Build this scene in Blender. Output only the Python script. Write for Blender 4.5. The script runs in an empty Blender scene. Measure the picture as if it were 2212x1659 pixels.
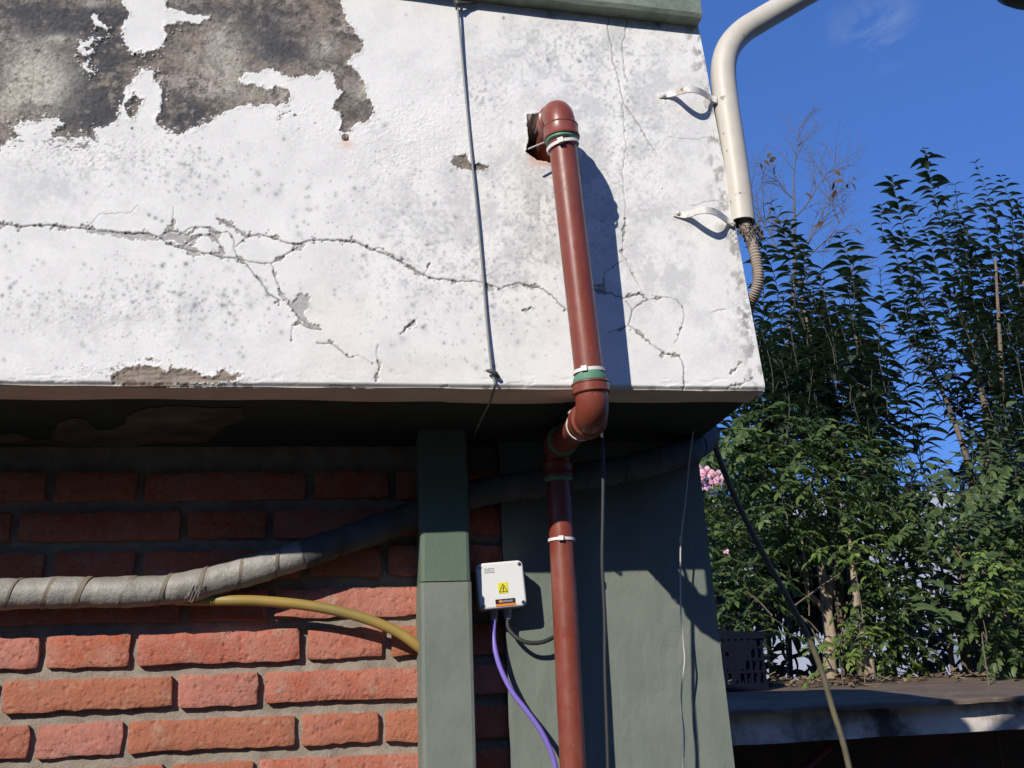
import bpy, math, random
import numpy as np
from mathutils import Vector, Matrix

random.seed(7)
RNG = np.random.default_rng(11)
scene = bpy.context.scene
col = scene.collection

# ------------------------------------------------------------------ camera
EYE = 1.60                                   # lens height above the ground
F, CX, CY = 2172.0, 1106.0, 829.5            # focal length and centre of the survey sheet (2212 x 1659)
UPV = Vector((-.040, .9517, -.3045)).normalized()     # world axes seen in the camera frame
RIGHT = Vector((.9878, -.0084, -.1561))
RIGHT = (RIGHT - UPV * RIGHT.dot(UPV)).normalized()
INTO = UPV.cross(RIGHT)
cam_data = bpy.data.cameras.new('camera')
cam = bpy.data.objects.new('camera', cam_data); col.objects.link(cam)
cam_data.sensor_fit = 'HORIZONTAL'; cam_data.sensor_width = 36
cam_data.lens = 36 * F / 2212
cam_data.clip_start = .02; cam_data.clip_end = 3000
cam.matrix_world = Matrix.Translation((0, 0, EYE)) @ Matrix((RIGHT, INTO, UPV)).to_4x4()
scene.camera = cam

# ------------------------------------------------------------------ sun, sky, exposure
SUN = Vector((.78, 1.0, -.72)).normalized()  # the way the light travels
elev = math.asin(-SUN.z)
azim = math.atan2(-SUN.x, -SUN.y) % (2 * math.pi)
world = bpy.data.worlds.new('World'); scene.world = world
world.use_nodes = True
wn = world.node_tree; wn.nodes.clear()
def wnode(t, **k):
    n = wn.nodes.new(t)
    for a, b in k.items(): setattr(n, a, b)
    return n
wout = wnode('ShaderNodeOutputWorld'); wbg = wnode('ShaderNodeBackground')
sky = wnode('ShaderNodeTexSky', sky_type='NISHITA', sun_disc=False)
sky.sun_elevation = elev; sky.sun_rotation = azim
sky.altitude = 300; sky.air_density = 1.0; sky.dust_density = .25; sky.ozone_density = 5.0
wbg.inputs['Strength'].default_value = .137
wgm = wnode('ShaderNodeGamma'); wgm.inputs[1].default_value = .55       # the camera's flatter rendering of the sky
wn.links.new(sky.outputs[0], wgm.inputs[0])
wgam = wnode('ShaderNodeMix', data_type='RGBA', blend_type='MULTIPLY'); wgam.inputs[0].default_value = 1
wn.links.new(wgm.outputs[0], wgam.inputs[6]); wgam.inputs[7].default_value = (.57, 1.03, 2.12, 1)
# a thin wisp of high cloud
tc = wnode('ShaderNodeTexCoord'); nz = wnode('ShaderNodeTexNoise')
mp = wnode('ShaderNodeMapping'); mp.inputs['Scale'].default_value = (1, 1, 2.2)
wn.links.new(tc.outputs['Generated'], mp.inputs[0]); wn.links.new(mp.outputs[0], nz.inputs['Vector'])
nz.inputs['Scale'].default_value = 9; nz.inputs['Detail'].default_value = 7; nz.inputs['Roughness'].default_value = .62
nz.inputs['Distortion'].default_value = .6
ramp = wnode('ShaderNodeMapRange'); ramp.inputs[1].default_value = .42; ramp.inputs[2].default_value = .75
wn.links.new(nz.outputs[0], ramp.inputs[0])
wdirs = []
def wisp(c, r):
    d = wnode('ShaderNodeVectorMath', operation='DISTANCE'); d.inputs[1].default_value = c
    wn.links.new(tc.outputs['Generated'], d.inputs[0])
    m = wnode('ShaderNodeMapRange', interpolation_type='SMOOTHSTEP')
    m.inputs[1].default_value = 0; m.inputs[2].default_value = r; m.inputs[3].default_value = 1; m.inputs[4].default_value = 0
    wn.links.new(d.outputs['Value'], m.inputs[0])
    return m.outputs[0]
scene.view_settings.view_transform = 'Standard'
scene.view_settings.look = 'None'
scene.view_settings.gamma = 1
scene.view_settings.use_curve_mapping = False
scene.view_settings.exposure = 0
sun_data = bpy.data.lights.new('sun', 'SUN'); sun_data.energy = 5.0; sun_data.angle = math.radians(.53)
sun_data.color = (1.0, .95, .86)
sun = bpy.data.objects.new('sun', sun_data); col.objects.link(sun)
sun.rotation_euler = SUN.to_track_quat('-Z', 'Y').to_euler(); sun.location = (-4, -5, 6)

# ------------------------------------------------------------------ survey helpers
def ray(x, y):
    d = Vector((x - CX, -(y - CY), -F))
    return RIGHT.dot(d), INTO.dot(d), UPV.dot(d)
def at(x, y, Y):
    """point of the sheet (x, y) carried to the upright plane at depth Y"""
    a, b, c = ray(x, y); s = Y / b
    return Vector((a * s, Y, c * s + EYE))
def px(n, Y):                                # length of n sheet pixels at depth Y
    return n * Y * 1.03 / F
def proj(X, Y, Z):
    """numpy: world -> sheet"""
    Z = Z - EYE
    R = np.array((RIGHT, INTO, UPV))
    c0 = R[0, 0] * X + R[1, 0] * Y + R[2, 0] * Z
    c1 = R[0, 1] * X + R[1, 1] * Y + R[2, 1] * Z
    c2 = R[0, 2] * X + R[1, 2] * Y + R[2, 2] * Z
    return CX + F * c0 / -c2, CY - F * c1 / -c2
wm = ramp.outputs[0]
cdir = at(1890, 62, 10) - Vector((0, 0, EYE)); cdir.normalize()
cdir2 = at(1700, 400, 10) - Vector((0, 0, EYE)); cdir2.normalize()
a1 = wisp(cdir, .05); a2 = wisp(cdir2, .09)
a2m = wnode('ShaderNodeMath', operation='MULTIPLY'); wn.links.new(a2, a2m.inputs[0]); a2m.inputs[1].default_value = .06
add = wnode('ShaderNodeMath', operation='ADD'); wn.links.new(a1, add.inputs[0]); wn.links.new(a2m.outputs[0], add.inputs[1])
mul = wnode('ShaderNodeMath', operation='MULTIPLY'); wn.links.new(add.outputs[0], mul.inputs[0]); wn.links.new(wm, mul.inputs[1])
mul2 = wnode('ShaderNodeMath', operation='MULTIPLY'); mul2.inputs[1].default_value = 1.0; wn.links.new(mul.outputs[0], mul2.inputs[0])
mixc = wnode('ShaderNodeMix', data_type='RGBA')
wn.links.new(mul2.outputs[0], mixc.inputs[0]); wn.links.new(wgam.outputs[2], mixc.inputs[6])
mixc.inputs[7].default_value = (2.3, 3.0, 4.9, 1)
wn.links.new(mixc.outputs[2], wbg.inputs['Color']); wn.links.new(wbg.outputs[0], wout.inputs[0])

# ------------------------------------------------------------------ mesh helpers
def tag(o, label=None, cat=None, group=None, kind=None):
    if label: o['label'] = label
    if cat: o['category'] = cat
    if group: o['group'] = group
    if kind: o['kind'] = kind
    return o
def empty(name, loc, label=None, cat=None, group=None):
    o = bpy.data.objects.new(name, None); col.objects.link(o)
    o.location = loc; o.empty_display_size = .05
    return tag(o, label, cat, group)
def adopt(o, parent):
    if parent is not None:
        o.parent = parent
        if parent.type == 'EMPTY':
            o.matrix_parent_inverse = Matrix.Translation(parent.location).inverted()
    return o
class MB:
    def __init__(s): s.v = []; s.f = []; s.m = []
    def add(s, V, Fc, mi=0):
        n = len(s.v); s.v += [tuple(p) for p in V]
        s.f += [tuple(i + n for i in f) for f in Fc]; s.m += [mi] * len(Fc)
        return s
    def build(s, name, mat, parent=None, smooth=False, sharp=None):
        me = bpy.data.meshes.new(name); me.from_pydata(s.v, [], s.f); me.update()
        for q in (mat if isinstance(mat, (list, tuple)) else [mat]): me.materials.append(q)
        me.polygons.foreach_set('material_index', s.m)
        if smooth:
            me.polygons.foreach_set('use_smooth', [True] * len(s.f))
            if sharp: me.set_sharp_from_angle(angle=math.radians(sharp))
        o = bpy.data.objects.new(name, me); col.objects.link(o)
        return adopt(o, parent)
BOXF = [(0, 1, 3, 2), (4, 6, 7, 5), (0, 4, 5, 1), (2, 3, 7, 6), (0, 2, 6, 4), (1, 5, 7, 3)]
def box_pts(x0, x1, y0, y1, z0, z1):
    return [(x, y, z) for x in (x0, x1) for y in (y0, y1) for z in (z0, z1)]
def smooth_path(P, n=8):
    P = [Vector(p) for p in P]
    if len(P) < 3: return P
    Q = [P[0] * 2 - P[1]] + P + [P[-1] * 2 - P[-2]]
    out = []
    for i in range(1, len(Q) - 2):
        a, b, c, d = Q[i - 1], Q[i], Q[i + 1], Q[i + 2]
        for k in range(n):
            t = k / n
            out.append(.5 * (2 * b + (c - a) * t + (2 * a - 5 * b + 4 * c - d) * t * t + (3 * b - a - 3 * c + d) * t ** 3))
    out.append(P[-1]); return out
def tube(P, r, segs=12, cap=True, flat=1.0):
    """swept tube; r is one radius or one per point"""
    P = [Vector(p) for p in P]; n = len(P)
    R = [r] * n if not isinstance(r, (list, tuple)) else list(r)
    T = [(P[min(i + 1, n - 1)] - P[max(i - 1, 0)]).normalized() for i in range(n)]
    u = T[0].orthogonal().normalized(); V = []; Fc = []
    for i in range(n):
        u = (u - T[i] * u.dot(T[i])).normalized(); w = T[i].cross(u)
        for k in range(segs):
            a = 2 * math.pi * k / segs
            V.append(P[i] + (u * math.cos(a) + w * math.sin(a) * flat) * R[i])
    for i in range(n - 1):
        for k in range(segs):
            k2 = (k + 1) % segs
            Fc.append((i * segs + k, i * segs + k2, (i + 1) * segs + k2, (i + 1) * segs + k))
    if cap:
        Fc.append(tuple(range(segs))[::-1]); Fc.append(tuple((n - 1) * segs + k for k in range(segs)))
    return V, Fc
def ribbon(P, width_dir, w, t, normal):
    """flat strap along P"""
    V = []; Fc = []; n = len(P)
    for i, p in enumerate(P):
        d = (P[min(i + 1, n - 1)] - P[max(i - 1, 0)]).normalized()
        nn = d.cross(width_dir).normalized()
        for a, b in ((-1, -1), (1, -1), (1, 1), (-1, 1)):
            V.append(p + width_dir * w / 2 * a + nn * t / 2 * b)
    for i in range(n - 1):
        for k in range(4):
            k2 = (k + 1) % 4
            Fc.append((4 * i + k, 4 * i + k2, 4 * i + 4 + k2, 4 * i + 4 + k))
    Fc.append((3, 2, 1, 0)); Fc.append(tuple(4 * (n - 1) + k for k in range(4)))
    return V, Fc

# value noise on numpy arrays
TAB = RNG.random((8, 256, 256)).astype(np.float32)
def vnoise(x, y, s=0):
    xi = np.floor(x).astype(np.int32); yi = np.floor(y).astype(np.int32)
    fx = (x - xi).astype(np.float32); fy = (y - yi).astype(np.float32)
    fx = fx * fx * (3 - 2 * fx); fy = fy * fy * (3 - 2 * fy)
    t = TAB[s % 8]; x0 = xi & 255; x1 = (xi + 1) & 255; y0 = yi & 255; y1 = (yi + 1) & 255
    return (t[x0, y0] * (1 - fx) + t[x1, y0] * fx) * (1 - fy) + (t[x0, y1] * (1 - fx) + t[x1, y1] * fx) * fy
def fbm(x, y, o=4, s=0, g=.5):
    r = 0; a = 1; t = 0
    for k in range(o):
        r = r + a * vnoise(x * 2 ** k + 17 * k, y * 2 ** k + 31 * k, s + k); t += a; a *= g
    return r / t
def sstep(a, b, x):
    t = np.clip((x - a) / (b - a), 0, 1); return t * t * (3 - 2 * t)

# ------------------------------------------------------------------ materials
def new_mat(name):
    m = bpy.data.materials.new(name); m.use_nodes = True
    nt = m.node_tree; b = nt.nodes['Principled BSDF']
    return m, nt, b
def N(nt, t, **k):
    n = nt.nodes.new(t)
    for a, b in k.items(): setattr(n, a, b)
    return n
def noise(nt, scale, detail=4, rough=.55, coord='Object', stretch=None):
    tcn = N(nt, 'ShaderNodeTexCoord'); z = N(nt, 'ShaderNodeTexNoise')
    z.inputs['Scale'].default_value = scale; z.inputs['Detail'].default_value = detail; z.inputs['Roughness'].default_value = rough
    if stretch:
        mpn = N(nt, 'ShaderNodeMapping'); mpn.inputs['Scale'].default_value = stretch
        nt.links.new(tcn.outputs[coord], mpn.inputs[0]); nt.links.new(mpn.outputs[0], z.inputs['Vector'])
    else: nt.links.new(tcn.outputs[coord], z.inputs['Vector'])
    return z.outputs[0]
def rng_(nt, v, a, b, c=0., d=1.):
    m = N(nt, 'ShaderNodeMapRange'); nt.links.new(v, m.inputs[0])
    for i, q in enumerate((a, b, c, d)): m.inputs[1 + i].default_value = q
    return m.outputs[0]
def mixcol(nt, f, a, b):
    m = N(nt, 'ShaderNodeMix', data_type='RGBA')
    if hasattr(f, 'is_linked'): nt.links.new(f, m.inputs[0])
    else: m.inputs[0].default_value = f
    for i, c in ((6, a), (7, b)):
        if hasattr(c, 'is_linked'): nt.links.new(c, m.inputs[i])
        else: m.inputs[i].default_value = (*c, 1)
    return m.outputs[2]
def bump(nt, b, h, strength=.3, dist=.002, prev=None):
    n = N(nt, 'ShaderNodeBump'); n.inputs['Strength'].default_value = strength; n.inputs['Distance'].default_value = dist
    nt.links.new(h, n.inputs['Height'])
    if prev is not None: nt.links.new(prev, n.inputs['Normal'])
    nt.links.new(n.outputs[0], b.inputs['Normal']); return n.outputs[0]
def mat(name, c, rough=.6, c2=None, scale=30, lo=.4, hi=.65, bs=0, bscale=200, bdist=.001, metal=0, spec=.5, stretch=None, c3=None, s3=8, lo3=.55, hi3=.62):
    m, nt, b = new_mat(name)
    b.inputs['Base Color'].default_value = (*c, 1); b.inputs['Roughness'].default_value = rough
    b.inputs['Metallic'].default_value = metal; b.inputs['Specular IOR Level'].default_value = spec
    if c2:
        o = mixcol(nt, rng_(nt, noise(nt, scale, 6, .6, stretch=stretch), lo, hi), c, c2)
        if c3: o = mixcol(nt, rng_(nt, noise(nt, s3, 7, .65), lo3, hi3), o, c3)
        nt.links.new(o, b.inputs['Base Color'])
    if bs: bump(nt, b, noise(nt, bscale, 5, .6), bs, bdist)
    return m

M = {}
# painted plaster: colour comes with the mesh (paint, bare render, mould)
m, nt, b = new_mat('plaster'); M['plaster'] = m
ca = N(nt, 'ShaderNodeVertexColor', layer_name='tint')
f1 = rng_(nt, noise(nt, 420, 5, .65), .3, .7, .93, 1.04)
hm = N(nt, 'ShaderNodeMix', data_type='RGBA', blend_type='MULTIPLY'); hm.inputs[0].default_value = 1
nt.links.new(ca.outputs[0], hm.inputs[6]); nt.links.new(f1, hm.inputs[7]); nt.links.new(hm.outputs[2], b.inputs['Base Color'])
b.inputs['Roughness'].default_value = .85; b.inputs['Specular IOR Level'].default_value = .25
bump(nt, b, noise(nt, 520, 6, .7), .13, .0007)
# brick
m, nt, b = new_mat('brick_clay'); M['brick'] = m
oi = N(nt, 'ShaderNodeObjectInfo')
base = mixcol(nt, rng_(nt, noise(nt, 26, 6, .65), .36, .66), (.445, .108, .055), (.46, .20, .15))
base = mixcol(nt, rng_(nt, oi.outputs['Random'], 0, 1, 0, .8), base, (.46, .20, .155))
base = mixcol(nt, rng_(nt, noise(nt, 75, 6, .7), .55, .72, 0, .75), base, (.40, .235, .165))
base = mixcol(nt, rng_(nt, noise(nt, 11, 5, .6), .52, .70, 0, .45), base, (.30, .095, .060))
rnd2 = N(nt, 'ShaderNodeMath', operation='MULTIPLY'); nt.links.new(oi.outputs['Random'], rnd2.inputs[0]); rnd2.inputs[1].default_value = 7.31
rnd3 = N(nt, 'ShaderNodeMath', operation='FRACT'); nt.links.new(rnd2.outputs[0], rnd3.inputs[0])
base = mixcol(nt, rng_(nt, rnd3.outputs[0], .25, 1, 0, .75), base, (.36, .125, .058))
base = mixcol(nt, rng_(nt, noise(nt, 33, 7, .75), .56, .70, 0, .75), base, (.42, .30, .22))
base = mixcol(nt, rng_(nt, noise(nt, 130, 5, .75), .57, .70, 0, .8), base, (.10, .04, .03))
nt.links.new(base, b.inputs['Base Color']); b.inputs['Roughness'].default_value = .9; b.inputs['Specular IOR Level'].default_value = .2
vo = N(nt, 'ShaderNodeTexVoronoi'); vo.inputs['Scale'].default_value = 70
tcb = N(nt, 'ShaderNodeTexCoord'); nt.links.new(tcb.outputs['Object'], vo.inputs['Vector'])
pit = rng_(nt, vo.outputs['Distance'], .0, .34)
n1 = bump(nt, b, noise(nt, 190, 7, .7), .75, .0036)
n2 = bump(nt, b, pit, .55, .003, n1)
bump(nt, b, noise(nt, 45, 4, .6), .5, .006, n2)
M['mortar'] = mat('mortar_grey', (.31, .265, .21), .95, (.23, .19, .15), 40, bs=.7, bscale=260, bdist=.003, spec=.2)
m, nt, b = new_mat('faded_green_paint'); M['green_paint'] = m
c = mixcol(nt, rng_(nt, noise(nt, 14, 6, .6, stretch=(1, 1, .25)), .36, .66), (.168, .187, .155), (.138, .162, .136))
c = mixcol(nt, rng_(nt, noise(nt, 30, 7, .7, stretch=(1, 1, .3)), .48, .76, 0, .6), c, (0.205, 0.21, 0.175))
c = mixcol(nt, rng_(nt, noise(nt, 5, 7, .7), .50, .68, 0, .6), c, (0.205, 0.21, 0.175))
c = mixcol(nt, rng_(nt, noise(nt, 70, 6, .75, stretch=(1, 1, .35)), .66, .70, 0, .75), c, (.06, .065, .055))
c = mixcol(nt, rng_(nt, noise(nt, 240, 4, .6), .62, .74, 0, .5), c, (.085, .095, .08))
nt.links.new(c, b.inputs['Base Color']); b.inputs['Roughness'].default_value = .8; b.inputs['Specular IOR Level'].default_value = .3
n1 = bump(nt, b, noise(nt, 300, 5, .6), .3, .001)
bump(nt, b, noise(nt, 40, 6, .65, stretch=(1, 1, .7)), .3, .004, n1)
m, nt, b = new_mat('fresher_green_paint'); M['green_dark'] = m
c = mixcol(nt, rng_(nt, noise(nt, 14, 6, .6, stretch=(1, 1, .25)), .36, .66), (0.085, 0.135, 0.092), (0.11, 0.15, 0.115))
c = mixcol(nt, rng_(nt, noise(nt, 30, 7, .7, stretch=(1, 1, .3)), .48, .76, 0, .6), c, (0.13, 0.165, 0.125))
c = mixcol(nt, rng_(nt, noise(nt, 5, 7, .7), .50, .68, 0, .6), c, (0.13, 0.165, 0.125))
c = mixcol(nt, rng_(nt, noise(nt, 70, 6, .75, stretch=(1, 1, .35)), .66, .70, 0, .75), c, (.06, .065, .055))
c = mixcol(nt, rng_(nt, noise(nt, 240, 4, .6), .62, .74, 0, .5), c, (.085, .095, .08))
nt.links.new(c, b.inputs['Base Color']); b.inputs['Roughness'].default_value = .8; b.inputs['Specular IOR Level'].default_value = .3
n1 = bump(nt, b, noise(nt, 300, 5, .6), .3, .001)
bump(nt, b, noise(nt, 40, 6, .65, stretch=(1, 1, .7)), .3, .004, n1)
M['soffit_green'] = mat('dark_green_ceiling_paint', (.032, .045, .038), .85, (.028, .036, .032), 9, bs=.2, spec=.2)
M['bare_concrete'] = mat('bare_concrete', (.15, .12, .092), .95, (.075, .06, .05), 14, .35, .6, bs=.4, bscale=80, bdist=.003, spec=.1)
M['drip'] = mat('dingy_cream_underside', (.62, .53, .45), .9, (.52, .44, .37), 16, bs=.3, spec=.2)
M['coping'] = mat('weathered_green_coping', (.20, .24, .19), .8, (.12, .15, .12), 30, bs=.5, bscale=120, bdist=.003)
m, nt, b = new_mat('brown_pvc'); M['pvc'] = m
c = mixcol(nt, rng_(nt, noise(nt, 20, 5), .35, .7), (.215, .045, .024), (.18, .040, .023))
c = mixcol(nt, rng_(nt, noise(nt, 55, 7, .7, stretch=(1, 1, .18)), .54, .80, 0, .55), c, (.30, .16, .12))
c = mixcol(nt, rng_(nt, noise(nt, 9, 6, .7), .50, .78, 0, .5), c, (.26, .11, .08))
c = mixcol(nt, rng_(nt, noise(nt, 170, 3, .6), .70, .74, 0, .7), c, (.42, .32, .28))
nt.links.new(c, b.inputs['Base Color'])
nt.links.new(rng_(nt, noise(nt, 35, 6, .7), .3, .75, .26, .52), b.inputs['Roughness'])
bump(nt, b, noise(nt, 60, 4), .06, .002)
M['seal'] = mat('green_rubber_seal', (.105, .26, .165), .5)
M['tie'] = mat('white_nylon', (.72, .70, .66), .4)
M['wire'] = mat('grey_wire', (.19, .20, .195), .5)
M['clip'] = mat('dark_clip', (.05, .05, .05), .5)
M['white_metal'] = mat('aged_cream_paint', (.56, .52, .44), .5, (.50, .455, .375), 22, .4, .68, .08, 200, c3=(.20, .17, .14), s3=30, lo3=.635, hi3=.655)
M['strap'] = mat('strap_white_paint', (.66, .64, .60), .55, (.58, .54, .49), 60, c3=(.26, .15, .09), s3=48, lo3=.55, hi3=.66)
M['conduit'] = mat('dusty_conduit', (.34, .275, .225), .8, (.25, .20, .165), 60)
M['fibre'] = mat('dusty_fibre', (.12, .095, .07), .9)
M['box_white'] = mat('white_abs', (.72, .72, .71), .38)
M['box_grey'] = mat('gland_grey', (.30, .32, .34), .45)
M['screw'] = mat('bright_screw', (.55, .55, .55), .3, metal=1)
M['yellow'] = mat('sticker_yellow', (.74, .66, .03), .45)
M['black'] = mat('sticker_black', (.015, .015, .015), .45)
M['orange'] = mat('sticker_orange', (.75, .22, .04), .45)
M['print_grey'] = mat('print_grey', (.16, .16, .17), .5)
M['letter_grey'] = mat('letter_grey', (.55, .55, .56), .5)
M['purple'] = mat('purple_sheath', (.22, .155, .55), .45)
M['black_cable'] = mat('black_sheath', (.025, .025, .025), .6)
M['white_cable'] = mat('white_cord', (.46, .44, .39), .6)
M['tape'] = mat('dusty_tape', (.31, .29, .26), .55, (.22, .20, .175), 30, .35, .7, .55, 55, .006, stretch=(.35, 1, 1), c3=(.17, .145, .115), s3=20, lo3=.56, hi3=.72)
M['shaded_tape'] = mat('tape_painted_shade', (.10, .10, .098), .85, (.075, .073, .07), 40, spec=.2)  # same tape, with shade put into its colour for the upper stretch
M['tape_edge'] = mat('tape_seam', (.19, .155, .115), .6)
M['yellow_pipe'] = mat('aged_yellow_pipe', (.36, .23, .05), .5, (.26, .20, .06), 14, .35, .7)
M['hose'] = mat('olive_hose', (.12, .10, .058), .65, (.085, .07, .04), 50)
M['board'] = mat('dirty_board_top', (.165, .122, .09), .9, (.105, .08, .062), 7, .35, .7, .5, 60, .006, spec=.2, c3=(.23, .18, .14), s3=15, lo3=.55, hi3=.75)
M['beam'] = mat('whitewashed_beam', (.64, .58, .52), .9, (.47, .42, .37), 9, .4, .7, bs=.3, bscale=90, bdist=.003, spec=.2, c3=(.075, .066, .054), s3=4.2, lo3=.43, hi3=.62)
M['dark_brick'] = mat('deep_brown_brick', (.07, .04, .032), .95, (.045, .03, .026), 14, bs=.5, bscale=60, bdist=.01)  # two dark brown tones mixed by noise
M['soil'] = mat('dark_soil', (.055, .050, .036), .95, (.04, .04, .026), 3, bs=.6, bscale=12, bdist=.03)
M['crate'] = mat('navy_plastic', (.007, .009, .018), .8, spec=.06)
M['bark'] = mat('grey_bark', (.19, .145, .105), .9, (.10, .075, .055), 45, bs=.7, bscale=70, bdist=.006, stretch=(1, 1, .3))
M['pale_bark'] = mat('pale_bark', (.36, .28, .20), .9, (.22, .165, .12), 45, bs=.7, bscale=70, bdist=.006, stretch=(1, 1, .3))
M['green_stem'] = mat('dull_stem', (.05, .05, .036), .8)
M['twig'] = mat('bare_twig', (.12, .11, .115), .9)
M['dry_leaf'] = mat('dry_leaf', (.10, .068, .035), .8, (.05, .035, .022), 20)
M['litter'] = mat('leaf_litter', (.30, .22, .14), .9, (.16, .11, .07), 25)
M['stump'] = mat('cut_stump', (.30, .25, .17), .9, (.17, .14, .10), 50, bs=.4, bscale=80, bdist=.004)
M['pale_wall'] = mat('pale_render', (.42, .45, .53), .9, (.32, .35, .42), 1.5)
M['petal'] = mat('pink_petal', (.66, .29, .37), .6, (.74, .50, .54), 25)
M['lamp_dark'] = mat('dark_lamp_shell', (.035, .033, .034), .5)
M['red_bar'] = mat('dull_red_paint', (.16, .012, .02), .6)
def leaf_mat(name, cA, cB, rough, trans, tcol):
    m, nt, b = new_mat(name)
    g = N(nt, 'ShaderNodeNewGeometry'); oi = N(nt, 'ShaderNodeObjectInfo')
    ad = N(nt, 'ShaderNodeMath', operation='ADD'); nt.links.new(g.outputs['Random Per Island'], ad.inputs[0]); nt.links.new(oi.outputs['Random'], ad.inputs[1])
    fr = N(nt, 'ShaderNodeMath', operation='FRACT'); nt.links.new(ad.outputs[0], fr.inputs[0])
    c = mixcol(nt, fr.outputs[0], cA, cB)
    c = mixcol(nt, rng_(nt, noise(nt, 9, 2), .45, .7, 0, .5), c, tuple(q * .6 for q in cA))
    back = mixcol(nt, .5, c, tuple(min(1, q * 1.7 + .012) for q in cB))
    c = mixcol(nt, g.outputs['Backfacing'], c, back)
    nt.links.new(c, b.inputs['Base Color']); b.inputs['Roughness'].default_value = rough
    b.inputs['Specular IOR Level'].default_value = .35
    tr = N(nt, 'ShaderNodeBsdfTranslucent'); tr.inputs[0].default_value = (*tcol, 1)
    mx = N(nt, 'ShaderNodeMixShader'); mx.inputs[0].default_value = trans
    nt.links.new(b.outputs[0], mx.inputs[1]); nt.links.new(tr.outputs[0], mx.inputs[2])
    nt.links.new(mx.outputs[0], nt.nodes['Material Output'].inputs[0])
    return m
M['privet'] = leaf_mat('privet_leaf', (.022, .038, .026), (.048, .070, .042), .36, .14, (.05, .11, .03))
M['pinnate'] = leaf_mat('pinnate_leaf', (.040, .080, .024), (.120, .170, .046), .5, .28, (.13, .25, .045))
M['broad'] = leaf_mat('broad_leaf', (.058, .095, .036), (.11, .15, .058), .48, .22, (.05, .11, .03))
M['young'] = leaf_mat('young_leaf', (.12, .20, .04), (.20, .28, .05), .5, .3, (.13, .22, .04))
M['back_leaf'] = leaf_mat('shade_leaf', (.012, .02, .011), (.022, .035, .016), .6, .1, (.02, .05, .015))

# ------------------------------------------------------------------ ground
g = MB(); g.add([(-500, -500, 0), (500, -500, 0), (500, 500, 0), (-500, 500, 0)], [(0, 1, 2, 3)])
tag(g.build('ground', M['soil']), 'dark soil and worn turf round the building', None, None, 'structure')

# ------------------------------------------------------------------ the building
YF, YB, YM, YC, YP = 1.28, 1.595, 1.606, 1.578, 1.50     # fascia, brick face, mortar, column, post
ZB = at(900, 838, YF).z                       # underside of the fascia
XR0 = at(1655, 848, YF).x; PT = at(1505, 36, YF); XR1 = PT.x
ZT = at(1300, 24, YF - .02).z + .035
LEAN = (XR1 - XR0) / (PT.z - ZB)
YBACK = 1.80
house = empty('outbuilding', (0, 1.6, 0), 'white plastered building with peeling parapet over red brick wall and green columns', 'building')

# --- the plastered fascia: a dense relief mesh carrying paint, bare render, cracks and mould
XL = -.66; ST = .00112
nxd = int((XR0 - XL) / ST); nz = int((ZT - ZB) / ST)
xs = np.concatenate([np.linspace(-3.2, -1.9, 12)[:-1], np.linspace(-1.9, XL, 400)[:-1], np.linspace(XL, XR0, nxd)]); OFF = 11 + 399
zs = np.linspace(ZB, ZT, nz)
gx, gz = np.meshgrid(xs, zs)                  # rows = z
shear = LEAN * (gz - ZB) * np.clip((gx - XL) / (XR0 - XL), 0, 1)
GX = (gx + shear).ravel(); GZ = gz.ravel(); npts = GX.size
U, V = proj(GX, np.full(npts, YF), GZ)
nxs = len(xs)
def poly_sd(P, u, v):
    """signed distance to polygon (negative inside), only near its bounding box"""
    P = np.array(P, float); out = np.full(u.shape, 1e3, np.float32)
    x0, y0 = P.min(0) - 90; x1, y1 = P.max(0) + 90
    k = np.where((u > x0) & (u < x1) & (v > y0) & (v < y1))[0]
    if len(k) == 0: return out
    a = u[k]; c = v[k]; d = np.full(a.shape, 1e9); ins = np.zeros(a.shape, bool)
    for i in range(len(P)):
        p, q = P[i], P[(i + 1) % len(P)]; e = q - p
        wx = a - p[0]; wy = c - p[1]
        t = np.clip((wx * e[0] + wy * e[1]) / (e @ e + 1e-9), 0, 1)
        d = np.minimum(d, (wx - e[0] * t) ** 2 + (wy - e[1] * t) ** 2)
        if abs(e[1]) > 1e-9:
            cr = ((p[1] > c) != (q[1] > c)) & (a < e[0] * (c - p[1]) / e[1] + p[0]); ins ^= cr
    d = np.sqrt(d); out[k] = np.where(ins, -d, d); return out
def line_d(P, u, v):
    P = np.array(P, float); out = np.full(u.shape, 1e3, np.float32)
    x0, y0 = P.min(0) - 40; x1, y1 = P.max(0) + 40
    k = np.where((u > x0) & (u < x1) & (v > y0) & (v < y1))[0]
    a = u[k]; c = v[k]; d = np.full(a.shape, 1e9)
    for i in range(len(P) - 1):
        p, q = P[i], P[i + 1]; e = q - p; wx = a - p[0]; wy = c - p[1]
        t = np.clip((wx * e[0] + wy * e[1]) / (e @ e + 1e-9), 0, 1)
        d = np.minimum(d, (wx - e[0] * t) ** 2 + (wy - e[1] * t) ** 2)
    out[k] = np.sqrt(d); return out
K = .3907
def q1(L): return [(x * K, y * K) for x, y in L]
def q4(L): return [(x * K, y * K + 432) for x, y in L]
def q2(L): return [(x * K + 777.7, y * K) for x, y in L]
def q5(L): return [(x * K + 777.7, y * K + 518.5) for x, y in L]
wu = 9 * (fbm(U / 34, V / 34, 3, 1) - .5) + 11 * (fbm(U / 9, V / 9, 3, 2) - .5) + 7 * (fbm(U / 3.6, V / 3.6, 2, 6) - .5)
wv = 9 * (fbm(U / 34, V / 34, 3, 3) - .5) + 11 * (fbm(U / 9, V / 9, 3, 4) - .5) + 7 * (fbm(U / 3.6, V / 3.6, 2, 0) - .5)
Uw, Vw = U + wu, V + wv
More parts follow.
